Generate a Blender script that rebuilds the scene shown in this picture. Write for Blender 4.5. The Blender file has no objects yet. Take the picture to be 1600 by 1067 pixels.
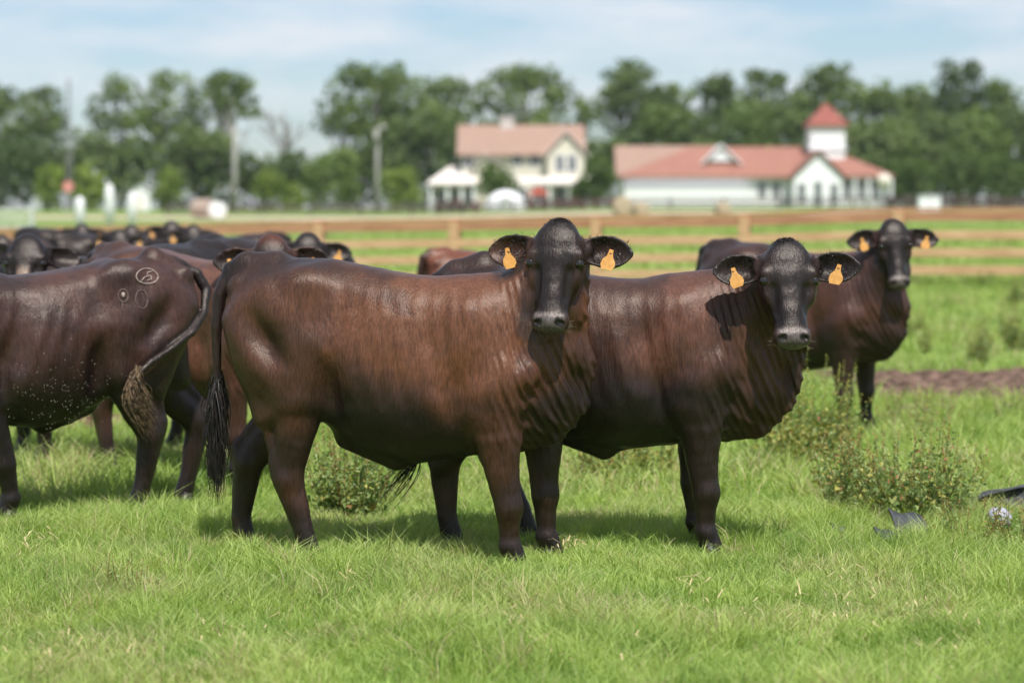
import bpy, math, random
import numpy as np
from mathutils import Vector, Matrix
R = math.radians
scene = bpy.context.scene
C = scene.collection

# ------------------------------------------------------------------ camera
CAMH = 1.59
FPX = 3778.0                      # focal length in photo pixels (1600 wide)
cam_d = bpy.data.cameras.new('camera')
cam = bpy.data.objects.new('camera', cam_d)
C.objects.link(cam)
scene.camera = cam
cam.location = (0, 0, CAMH)
cam.rotation_euler = (R(90 - 3.16), 0, 0)
cam_d.sensor_width = 36
cam_d.lens = 85
cam_d.clip_start = 0.1
cam_d.clip_end = 4000
cam_d.dof.use_dof = True
cam_d.dof.focus_distance = 10.45
cam_d.dof.aperture_fstop = 1.9

# ------------------------------------------------------------------ world, sun, exposure
SUN_EL, SUN_AZ = 58.0, 14.0       # azimuth: degrees to the right of straight behind the camera
world = bpy.data.worlds.new('World')
scene.world = world
world.use_nodes = True
wn = world.node_tree
wn.nodes.clear()
def wnode(t, **k):
    n = wn.nodes.new(t)
    for a, b in k.items():
        setattr(n, a, b)
    return n
wo = wnode('ShaderNodeOutputWorld')
wb = wnode('ShaderNodeBackground')
sky = wnode('ShaderNodeTexSky', sky_type='NISHITA', sun_disc=False)
# sun direction vector (towards the sun)
sdir = Vector((math.cos(R(SUN_EL)) * math.sin(R(SUN_AZ)), -math.cos(R(SUN_EL)) * math.cos(R(SUN_AZ)), math.sin(R(SUN_EL))))
sky.sun_elevation = R(SUN_EL)
sky.sun_rotation = math.atan2(sdir.x, sdir.y)
sky.air_density = 1.0
sky.dust_density = 0.6
sky.ozone_density = 2.0
tc = wnode('ShaderNodeTexCoord')
mp = wnode('ShaderNodeMapping')
mp.inputs['Scale'].default_value = (1.0, 1.0, 3.6)
mp.inputs['Location'].default_value = (0.35, 0.1, 0.12)
nz = wnode('ShaderNodeTexNoise')
nz.inputs['Scale'].default_value = 13
nz.inputs['Detail'].default_value = 5
nz.inputs['Roughness'].default_value = 0.5
rp = wnode('ShaderNodeValToRGB')
rp.color_ramp.elements[0].position = 0.38
rp.color_ramp.elements[0].color = (0.12, 0.12, 0.12, 1)
rp.color_ramp.elements[1].position = 0.66
rp.color_ramp.elements[1].color = (0.85, 0.85, 0.85, 1)
mx = wnode('ShaderNodeMix', data_type='RGBA')
mx.inputs[7].default_value = (7.8, 8.1, 8.6, 1)
wn.links.new(tc.outputs['Generated'], mp.inputs['Vector'])
wn.links.new(mp.outputs[0], nz.inputs['Vector'])
wn.links.new(nz.outputs['Fac'], rp.inputs[0])
wn.links.new(rp.outputs[0], mx.inputs[0])
tn = wnode('ShaderNodeMix', data_type='RGBA', blend_type='MULTIPLY')
tn.inputs[0].default_value = 1.0
tn.inputs[7].default_value = (0.88, 1.0, 1.15, 1)
wn.links.new(sky.outputs[0], tn.inputs[6])
wn.links.new(tn.outputs[2], mx.inputs[6])
wn.links.new(mx.outputs[2], wb.inputs[0])
wb.inputs[1].default_value = 0.088
wn.links.new(wb.outputs[0], wo.inputs[0])

sun_d = bpy.data.lights.new('sun', 'SUN')
sun = bpy.data.objects.new('sun', sun_d)
C.objects.link(sun)
sun_d.energy = 5.0
sun_d.angle = R(0.6)
sun_d.color = (1.0, 0.96, 0.90)
sun.rotation_euler = (-sdir).to_track_quat('-Z', 'Y').to_euler()

scene.view_settings.view_transform = 'Standard'
scene.view_settings.look = 'None'
scene.view_settings.gamma = 1.0
scene.view_settings.exposure = 0.30
scene.cycles.max_bounces = 6
scene.cycles.diffuse_bounces = 3
scene.cycles.glossy_bounces = 2
scene.cycles.transmission_bounces = 4
scene.cycles.use_denoising = True
scene.cycles.sample_clamp_indirect = 4.0
scene.cycles.sample_clamp_direct = 12.0

# ------------------------------------------------------------------ object helpers
def tag(o, label=None, cat=None, group=None, kind=None):
    if label: o['label'] = label
    if cat: o['category'] = cat
    if group: o['group'] = group
    if kind: o['kind'] = kind
    return o
def empty(name, loc=(0, 0, 0), rz=0.0):
    o = bpy.data.objects.new(name, None)
    C.objects.link(o)
    o.location = loc
    o.rotation_euler = (0, 0, rz)
    o.empty_display_size = 0.2
    return o
def np_mesh(name, V, F, mat=None, parent=None, smooth=True, col=None, colname='col', link=True):
    """V (n,3) array; F list of arrays, each (m,k) for k-gons."""
    V = np.asarray(V, dtype=np.float32)
    if not isinstance(F, (list, tuple)) or (len(F) and not isinstance(F[0], np.ndarray)):
        F = [np.asarray(F)]
    F = [f.astype(np.int32) for f in F if len(f)]
    me = bpy.data.meshes.new(name)
    me.vertices.add(len(V))
    me.vertices.foreach_set('co', V.ravel())
    nl = sum(f.size for f in F)
    npoly = sum(len(f) for f in F)
    me.loops.add(nl)
    me.polygons.add(npoly)
    me.loops.foreach_set('vertex_index', np.concatenate([f.ravel() for f in F]))
    tot = np.concatenate([np.full(len(f), f.shape[1], np.int32) for f in F])
    st = np.concatenate([[0], np.cumsum(tot)[:-1]]).astype(np.int32)
    me.polygons.foreach_set('loop_start', st)
    me.polygons.foreach_set('loop_total', tot)
    me.polygons.foreach_set('use_smooth', np.full(npoly, smooth, bool))
    if col is not None:
        a = me.attributes.new(colname, 'FLOAT_COLOR', 'POINT')
        c4 = np.ones((len(V), 4), np.float32)
        c4[:, :col.shape[1]] = col
        a.data.foreach_set('color', c4.ravel())
    me.update(calc_edges=True)
    if mat: me.materials.append(mat)
    o = bpy.data.objects.new(name, me)
    if link: C.objects.link(o)
    if parent: o.parent = parent
    return o
def copy_tree(o, parent=None):
    c = o.copy()
    C.objects.link(c)
    c.parent = parent
    for ch in list(o.children):
        copy_tree(ch, c)
    return c

class MB:
    """collects boxes, tubes and polygons into one mesh"""
    def __init__(s): s.v = []; s.f = []
    def add(s, vs, fs):
        b = len(s.v)
        s.v += [tuple(v) for v in vs]
        s.f += [tuple(b + i for i in f) for f in fs]
    def box(s, x0, x1, y0, y1, z0, z1):
        s.add([(x0,y0,z0),(x1,y0,z0),(x1,y1,z0),(x0,y1,z0),(x0,y0,z1),(x1,y0,z1),(x1,y1,z1),(x0,y1,z1)],
              [(0,3,2,1),(4,5,6,7),(0,1,5,4),(1,2,6,5),(2,3,7,6),(3,0,4,7)])
    def bar(s, a, b, w, h, up=(0, 0, 1)):
        a = Vector(a); b = Vector(b); d = (b - a).normalized(); up = Vector(up)
        sd = d.cross(up).normalized(); u = sd.cross(d).normalized()
        vs = []
        for p in (a, b):
            for i, j in ((-1,-1),(1,-1),(1,1),(-1,1)):
                vs.append(p + sd * (i * w / 2) + u * (j * h / 2))
        s.add(vs, [(3,2,1,0),(4,5,6,7),(0,1,5,4),(1,2,6,5),(2,3,7,6),(3,0,4,7)])
    def tube(s, pts, rads, n=8, cap=True):
        pts = [Vector(p) for p in pts]
        base = len(s.v); ref = Vector((0.13, 0.97, 0.2))
        for i, p in enumerate(pts):
            d = (pts[min(i + 1, len(pts) - 1)] - pts[max(i - 1, 0)]).normalized()
            a = d.cross(ref)
            if a.length < 1e-3: a = d.cross(Vector((1, 0, 0)))
            a.normalize(); b = d.cross(a)
            for k in range(n):
                t = 2 * math.pi * k / n
                s.v.append(tuple(p + (a * math.cos(t) + b * math.sin(t)) * rads[i]))
        for i in range(len(pts) - 1):
            for k in range(n):
                q = base + i * n; k2 = (k + 1) % n
                s.f.append((q + k, q + k2, q + n + k2, q + n + k))
        if cap:
            s.f.append(tuple(base + k for k in range(n))[::-1])
            s.f.append(tuple(base + (len(pts) - 1) * n + k for k in range(n)))
    def prism(s, poly, a, b, axis=1):
        """poly in the two other axes, extruded along axis from a to b"""
        n = len(poly); vs = []
        for t in (a, b):
            for p in poly:
                q = list(p); q.insert(axis, t); vs.append(tuple(q))
        s.add(vs, [tuple(range(n)), tuple(range(2 * n - 1, n - 1, -1))] + [(i, (i + 1) % n + 0, (i + 1) % n + n, i + n)[::-1] for i in range(n)])
    def build(s, name, mat, parent=None, smooth=False, bevel=0.0):
        me = bpy.data.meshes.new(name)
        me.from_pydata(s.v, [], s.f)
        import bmesh
        bm = bmesh.new(); bm.from_mesh(me)
        bmesh.ops.recalc_face_normals(bm, faces=bm.faces)
        if bevel > 0:
            bmesh.ops.bevel(bm, geom=list(bm.edges), offset=bevel, segments=1, affect='EDGES')
        bm.to_mesh(me); bm.free()
        if smooth:
            me.polygons.foreach_set('use_smooth', [True] * len(me.polygons))
        me.materials.append(mat)
        o = bpy.data.objects.new(name, me)
        C.objects.link(o)
        if parent: o.parent = parent
        return o

# ------------------------------------------------------------------ materials
def newmat(name):
    m = bpy.data.materials.new(name)
    m.use_nodes = True
    nt = m.node_tree
    b = nt.nodes['Principled BSDF']
    return m, nt, b
def N(nt, t, **k):
    n = nt.nodes.new(t)
    for a, b in k.items(): setattr(n, a, b)
    return n
def noisy(name, c1, c2, scale=8.0, rough=0.7, bump=0.0, stretch=(1, 1, 1), detail=4.0, spec=0.4, lo=0.35, hi=0.65, coords='Object'):
    m, nt, b = newmat(name)
    t = N(nt, 'ShaderNodeTexCoord'); mp = N(nt, 'ShaderNodeMapping'); nz = N(nt, 'ShaderNodeTexNoise'); rp = N(nt, 'ShaderNodeValToRGB')
    mp.inputs['Scale'].default_value = stretch
    nz.inputs['Scale'].default_value = scale; nz.inputs['Detail'].default_value = detail
    rp.color_ramp.elements[0].position = lo; rp.color_ramp.elements[0].color = (*c1, 1)
    rp.color_ramp.elements[1].position = hi; rp.color_ramp.elements[1].color = (*c2, 1)
    L = nt.links.new
    L(t.outputs[coords], mp.inputs[0]); L(mp.outputs[0], nz.inputs['Vector']); L(nz.outputs['Fac'], rp.inputs[0]); L(rp.outputs[0], b.inputs['Base Color'])
    b.inputs['Roughness'].default_value = rough
    b.inputs['Specular IOR Level'].default_value = spec
    if bump > 0:
        bp = N(nt, 'ShaderNodeBump'); bp.inputs['Strength'].default_value = 1.0; bp.inputs['Distance'].default_value = bump
        L(nz.outputs['Fac'], bp.inputs['Height']); L(bp.outputs[0], b.inputs['Normal'])
    return m
def leafmat(name, attr='col', trans=0.35, rough=0.55, tint=(1.25, 1.35, 0.6), spec=0.3):
    """two sided foliage: diffuse plus light passing through"""
    m, nt, b = newmat(name)
    L = nt.links.new
    a = N(nt, 'ShaderNodeAttribute', attribute_name=attr)
    out = nt.nodes['Material Output']
    L(a.outputs['Color'], b.inputs['Base Color'])
    b.inputs['Roughness'].default_value = rough
    b.inputs['Specular IOR Level'].default_value = spec
    tr = N(nt, 'ShaderNodeBsdfTranslucent'); mu = N(nt, 'ShaderNodeMix', data_type='RGBA', blend_type='MULTIPLY')
    mu.inputs[0].default_value = 1.0
    L(a.outputs['Color'], mu.inputs[6]); mu.inputs[7].default_value = (*tint, 1)
    L(mu.outputs[2], tr.inputs[0])
    ms = N(nt, 'ShaderNodeMixShader'); ms.inputs[0].default_value = trans
    L(b.outputs[0], ms.inputs[1]); L(tr.outputs[0], ms.inputs[2]); L(ms.outputs[0], out.inputs['Surface'])
    return m

# ------------------------------------------------------------------ numpy noise
def vnoise(P, scale=1.0, seed=0):
    """value noise 0..1 on (n,3) or (n,2) points"""
    P = np.asarray(P, np.float64) * scale + seed * 17.31
    if P.shape[1] == 2: P = np.concatenate([P, np.zeros((len(P), 1))], 1)
    I = np.floor(P).astype(np.int64); f = P - I; f = f * f * (3 - 2 * f)
    def h(x, y, z):
        n = (x * 374761393 + y * 668265263 + z * 1442695041 + seed * 9277) & 0xffffffff
        n = ((n ^ (n >> 15)) * 2246822519) & 0xffffffff
        n = ((n ^ (n >> 13)) * 1274126177) & 0xffffffff
        n = (n ^ (n >> 16)) & 0xffff
        return n / 65535.0
    r = 0
    for dx in (0, 1):
        for dy in (0, 1):
            for dz in (0, 1):
                w = (f[:, 0] if dx else 1 - f[:, 0]) * (f[:, 1] if dy else 1 - f[:, 1]) * (f[:, 2] if dz else 1 - f[:, 2])
                r = r + w * h(I[:, 0] + dx, I[:, 1] + dy, I[:, 2] + dz)
    return r
def fbm(P, scale=1.0, seed=0, octv=3):
    r = 0; a = 1.0; t = 0
    for i in range(octv):
        r = r + a * vnoise(P, scale * 2 ** i, seed + i * 7); t += a; a *= 0.5
    return r / t
def sstep(a, b, x):
    t = np.clip((x - a) / (b - a), 0, 1)
    return t * t * (3 - 2 * t)

# ------------------------------------------------------------------ terrain height
def ground_z(x, y):
    x = np.asarray(x, float); y = np.asarray(y, float)
    P = np.stack([x, y], -1).reshape(-1, 2)
    n = (fbm(P, 0.55, 3, 2) - 0.5).reshape(x.shape) * 0.10
    n = n * (1 - sstep(25, 60, y))
    z = n + sstep(18, 46, y) * (0.26 + 0.030 * np.clip(x, -9, 9)) + sstep(46, 260, y) * 1.3
    return z
def gz(x, y): return float(ground_z(np.array([x]), np.array([y]))[0])
def at(px, D):
    """world x under photo column px at distance D"""
    return (px - 800.0) / FPX * D
# ------------------------------------------------------------------ implicit surface modelling of the cattle
def smin(a, b, k):
    h = np.clip(0.5 + 0.5 * (b - a) / k, 0, 1)
    return b + (a - b) * h - k * h * (1 - h)
def unit(v):
    v = np.asarray(v, float); return v / np.linalg.norm(v)
class SDF:
    def __init__(s): s.ops = []
    def seg(s, a, b, ra, rb, up=(0, 0, 1), k=0.05, sub=False, warp=0.0):
        """elliptic tapered capsule: ra/rb = (half width across, half width along up)"""
        a = np.array(a, float); b = np.array(b, float); d = b - a; L = np.linalg.norm(d); d = d / L
        up = np.array(up, float); up = up - d * up.dot(d)
        if np.linalg.norm(up) < 1e-3: up = np.array((1.0, 0, 0)) - d * d[0]
        up = unit(up); sd = np.cross(d, up)
        m = max(*ra, *rb) + k + 0.09
        lo = np.minimum(a, b) - m; hi = np.maximum(a, b) + m
        def f(P):
            W = P - a.astype(np.float32)
            t = W @ d.astype(np.float32); tc = np.clip(t, 0, L); e = tc / L
            rs = ra[0] + (rb[0] - ra[0]) * e; ru = ra[1] + (rb[1] - ra[1]) * e; rf = np.minimum(rs, ru)
            x = W @ sd.astype(np.float32); y = W @ up.astype(np.float32); z = t - tc
            if warp: x = x + warp * np.sin(P[:, 2] * 30 + P[:, 0] * 21) * 0.6 + warp * np.sin(P[:, 0] * 47 + P[:, 2] * 14 + 1.3)
            k0 = np.sqrt((x / rs) ** 2 + (y / ru) ** 2 + (z / rf) ** 2)
            k1 = np.sqrt((x / rs ** 2) ** 2 + (y / ru ** 2) ** 2 + (z / rf ** 2) ** 2) + 1e-6
            return k0 * (k0 - 1) / k1
        s.ops.append((f, lo, hi, k, sub))
    def chain(s, pts, rads, up=(0, 0, 1), k=0.05, kin=0.03, warp=0.0):
        for i in range(len(pts) - 1):
            s.seg(pts[i], pts[i + 1], rads[i], rads[i + 1], up, k if i == 0 else kin, warp=warp)
    def ell(s, c, r, ax=None, k=0.05, sub=False):
        c = np.array(c, float); r = np.array(r, float)
        M = np.eye(3) if ax is None else np.array([unit(v) for v in ax])
        m = r.max() + k + 0.09
        def f(P):
            Q = (P - c.astype(np.float32)) @ M.T.astype(np.float32)
            k0 = np.sqrt(((Q / r) ** 2).sum(1)); k1 = np.sqrt(((Q / r ** 2) ** 2).sum(1)) + 1e-6
            return k0 * (k0 - 1) / k1
        s.ops.append((f, c - m, c + m, k, sub))
    def ear(s, b0, out, vert, face, L, th, droop):
        b0 = np.array(b0); M = np.array([out, vert, face])
        def f(P):
            Q = (P - b0) @ M.T
            e = np.clip(Q[:, 0] / L, 0, 1)
            w = np.interp(e, [0, .12, .25, .45, .65, .8, .92, .98, 1], [.030, .042, .056, .066, .064, .052, .032, .016, .008])
            v = Q[:, 1] + droop * e * e + .012 * e
            cup = .030 * np.sin(np.pi * np.clip(e, .06, 1) ** .8) ** .7 + .012 * (1 - e)
            f0 = cup * (np.clip(np.abs(v) / w, 0, 1) ** 2 - .75) + .02 * e * e
            dv = np.maximum(np.abs(v) - w, 0); do = np.maximum(Q[:, 0] - L, 0) + np.maximum(-Q[:, 0], 0)
            t = th * (1 + .8 * np.clip(1 - e * 3, 0, 1))
            return np.sqrt(dv ** 2 + do ** 2 + ((Q[:, 2] - f0) * .85) ** 2) - t
        c = b0 + np.array(out) * L * .5
        s.ops.append((f, c - .26, c + .26, .014, False))
    def trunk(s, prof, k=0.05):
        prof = np.array(prof, float)
        xs = np.linspace(prof[0, 0], prof[-1, 0], 161)
        cols = []
        for j in range(1, 4):
            v = np.interp(xs, prof[:, 0], prof[:, j])
            ker = np.hanning(17); ker /= ker.sum()
            cols.append(np.convolve(np.pad(v, 8, mode='edge'), ker, 'valid'))
        lo = np.array((prof[0, 0] - .15, -.5, .2)); hi = np.array((prof[-1, 0] + .15, .5, 1.6))
        def f(P):
            X = P[:, 0]
            zt = np.interp(X, xs, cols[0]); zb = np.interp(X, xs, cols[1]); hw = np.interp(X, xs, cols[2])
            zc = (zt * 0.48 + zb * 0.52)
            hh = np.where(P[:, 2] > zc, zt - zc, zc - zb)
            p = 2.5
            rho = (np.abs(P[:, 1] / hw) ** p + np.abs((P[:, 2] - zc) / hh) ** p) ** (1 / p)
            d = (rho - 1) * np.minimum(hw, hh)
            dx = np.maximum(np.maximum(xs[0] - X, X - xs[-1]), 0)
            return np.where(dx > 0, np.sqrt(np.maximum(d, 0) ** 2 + dx ** 2) - 0.0 + np.minimum(d, 0) * 0, d)
        s.ops.append((f, lo, hi, k, False))
    def __call__(s, P):
        P = np.asarray(P, np.float32)
        D = np.full(len(P), 9.0)
        for f, lo, hi, k, sub in s.ops:
            m = np.nonzero(((P > lo) & (P < hi)).all(1))[0]
            if not len(m): continue
            e = f(P[m])
            if sub: D[m] = -smin(-D[m], e, k)
            else: D[m] = smin(D[m], e, k)
        return D
    def bounds(s):
        lo = np.min([o[1] for o in s.ops if not o[4]], 0) + 0.06; hi = np.max([o[2] for o in s.ops if not o[4]], 0) - 0.06
        return lo, hi
    def grad(s, P, e=0.004):
        g = np.zeros((len(P), 3))
        for i in range(3):
            o = np.zeros(3); o[i] = e
            g[:, i] = s(P + o) - s(P - o)
        return g / (np.linalg.norm(g, axis=1, keepdims=True) + 1e-9)
def mesh_sdf(sdf, h):
    lo, hi = sdf.bounds()
    B = 4
    n = np.ceil((hi - lo) / (h * B)).astype(int) + 1
    # coarse pass at the block corners
    g = [lo[i] + np.arange(n[i] + 1) * h * B for i in range(3)]
    GX, GY, GZ = np.meshgrid(*g, indexing='ij')
    Dc = sdf(np.stack([GX, GY, GZ], -1).reshape(-1, 3)).reshape(GX.shape)
    band = h * B * 2.6
    near = np.abs(Dc) < band
    blk = np.zeros(tuple(n), bool); sgn = np.zeros(tuple(n))
    for a in (0, 1):
        for b in (0, 1):
            for c in (0, 1):
                blk |= near[a:a + n[0], b:b + n[1], c:c + n[2]]
    sgn = Dc[:n[0], :n[1], :n[2]]
    D = np.repeat(np.repeat(np.repeat(sgn, B, 0), B, 1), B, 2).astype(np.float32)
    M = np.repeat(np.repeat(np.repeat(blk, B, 0), B, 1), B, 2)
    idx = np.argwhere(M)
    D[M] = sdf(lo + idx * h)
    # surface nets
    I = D < 0
    cnt = np.zeros(tuple(np.array(D.shape) - 1), np.int8)
    S = D.shape
    for a in (0, 1):
        for b in (0, 1):
            for c in (0, 1):
                cnt += I[a:S[0] - 1 + a, b:S[1] - 1 + b, c:S[2] - 1 + c]
    act = (cnt > 0) & (cnt < 8)
    cells = np.argwhere(act)
    vid = np.full(act.shape, -1, np.int64)
    vid[act] = np.arange(len(cells))
    cor = np.array([(a, b, c) for a in (0, 1) for b in (0, 1) for c in (0, 1)])
    dv = np.stack([D[cells[:, 0] + o[0], cells[:, 1] + o[1], cells[:, 2] + o[2]] for o in cor], 1)
    acc = np.zeros((len(cells), 3)); w = np.zeros(len(cells))
    for i in range(8):
        for j in range(i + 1, 8):
            if np.abs(cor[i] - cor[j]).sum() != 1: continue
            x = (dv[:, i] < 0) != (dv[:, j] < 0)
            t = np.where(x, dv[:, i] / np.where(x, dv[:, i] - dv[:, j], 1), 0)
            p = cor[i] + (cor[j] - cor[i]) * t[:, None]
            acc += p * x[:, None]; w += x
    V = lo + (cells + acc / w[:, None]) * h
    Q = []
    for ax in range(3):
        o1, o2 = [(1, 2), (2, 0), (0, 1)][ax]
        sl0 = [slice(None)] * 3; sl1 = [slice(None)] * 3
        sl0[ax] = slice(0, -1); sl1[ax] = slice(1, None)
        e = I[tuple(sl0)] != I[tuple(sl1)]
        E = np.argwhere(e)
        E = E[(E[:, o1] > 0) & (E[:, o2] > 0) & (E[:, o1] < S[o1] - 1) & (E[:, o2] < S[o2] - 1)]
        def vv(d1, d2):
            q = E.copy(); q[:, o1] -= d1; q[:, o2] -= d2
            return vid[q[:, 0], q[:, 1], q[:, 2]]
        f = np.stack([vv(1, 1), vv(0, 1), vv(0, 0), vv(1, 0)], 1)
        inside = I[E[:, 0], E[:, 1], E[:, 2]]
        f[~inside] = f[~inside][:, ::-1]
        Q.append(f[(f >= 0).all(1)])
    return V, np.concatenate(Q)

def coat_material():
    m, nt, b = newmat('coat')
    L = nt.links.new
    a = N(nt, 'ShaderNodeAttribute', attribute_name='col')
    t = N(nt, 'ShaderNodeTexCoord')
    mp = N(nt, 'ShaderNodeMapping'); mp.inputs['Scale'].default_value = (1.0, 1.0, 0.16); mp.inputs['Rotation'].default_value = (0, R(28), 0)
    n1 = N(nt, 'ShaderNodeTexNoise'); n1.inputs['Scale'].default_value = 125; n1.inputs['Detail'].default_value = 5; n1.inputs['Roughness'].default_value = .65
    n2 = N(nt, 'ShaderNodeTexNoise'); n2.inputs['Scale'].default_value = 26; n2.inputs['Detail'].default_value = 5
    L(t.outputs['Object'], mp.inputs[0]); L(mp.outputs[0], n1.inputs['Vector']); L(mp.outputs[0], n2.inputs['Vector'])
    ad = N(nt, 'ShaderNodeMath', operation='MULTIPLY_ADD'); ad.inputs[1].default_value = .45; L(n2.outputs['Fac'], ad.inputs[0]); a2 = N(nt, 'ShaderNodeMath', operation='MULTIPLY'); a2.inputs[1].default_value = 1.55; L(n1.outputs['Fac'], a2.inputs[0]); L(a2.outputs[0], ad.inputs[2])
    mr = N(nt, 'ShaderNodeMapRange'); mr.inputs[1].default_value = 0.6; mr.inputs[2].default_value = 1.4; mr.inputs[3].default_value = 0.42; mr.inputs[4].default_value = 1.6
    L(ad.outputs[0], mr.inputs[0])
    mu = N(nt, 'ShaderNodeMix', data_type='RGBA', blend_type='MULTIPLY'); mu.inputs[0].default_value = 1
    L(a.outputs['Color'], mu.inputs[6]); L(mr.outputs[0], mu.inputs[7]); L(mu.outputs[2], b.inputs['Base Color'])
    # alpha of the attribute marks bare wet skin (the nose pad)
    rr = N(nt, 'ShaderNodeMapRange'); rr.inputs[3].default_value = 0.10; rr.inputs[4].default_value = 0.215
    L(a.outputs['Alpha'], rr.inputs[0])
    rv = N(nt, 'ShaderNodeMath', operation='MULTIPLY_ADD'); rv.inputs[1].default_value = .34; L(n1.outputs['Fac'], rv.inputs[0]); L(rr.outputs[0], rv.inputs[2]); L(rv.outputs[0], b.inputs['Roughness'])
    b.inputs['Specular IOR Level'].default_value = 0.42
    b.inputs['Specular Tint'].default_value = (1.0, .90, .84, 1)
    b.inputs['Sheen Weight'].default_value = 0.0
    bp = N(nt, 'ShaderNodeBump'); bp.inputs['Strength'].default_value = 0.7; bp.inputs['Distance'].default_value = 0.0045
    L(n1.outputs['Fac'], bp.inputs['Height'])
    bp2 = N(nt, 'ShaderNodeBump'); bp2.inputs['Strength'].default_value = 0.6; bp2.inputs['Distance'].default_value = 0.006
    L(n2.outputs['Fac'], bp2.inputs['Height']); L(bp.outputs[0], bp2.inputs['Normal']); L(bp2.outputs[0], b.inputs['Normal'])
    return m
M_COAT = coat_material()
M_HAIR_BLACK = noisy('tail_hair', (0.006, 0.005, 0.005), (0.022, 0.016, 0.013), 40, 0.42, 0, spec=0.5)
M_HAIR_BLOND = noisy('tail_hair_bleached', (.018, .012, .009), (.26, .175, .10), 45, 0.5, 0, spec=0.4)
M_WHISK = noisy('whisker', (.25, .2, .16), (.4, .34, .28), 30, .5)
M_EYE = noisy('eye', (0.006, 0.004, 0.003), (0.012, 0.008, 0.006), 30, 0.06, 0, spec=0.7)
M_HOOF = noisy('hoof', (0.012, 0.01, 0.009), (0.035, 0.03, 0.026), 30, 0.45)
M_TAG = noisy('ear_tag', (0.48, 0.23, 0.05), (0.58, 0.30, 0.085), 60, 0.45, 0, spec=0.4)

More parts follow.
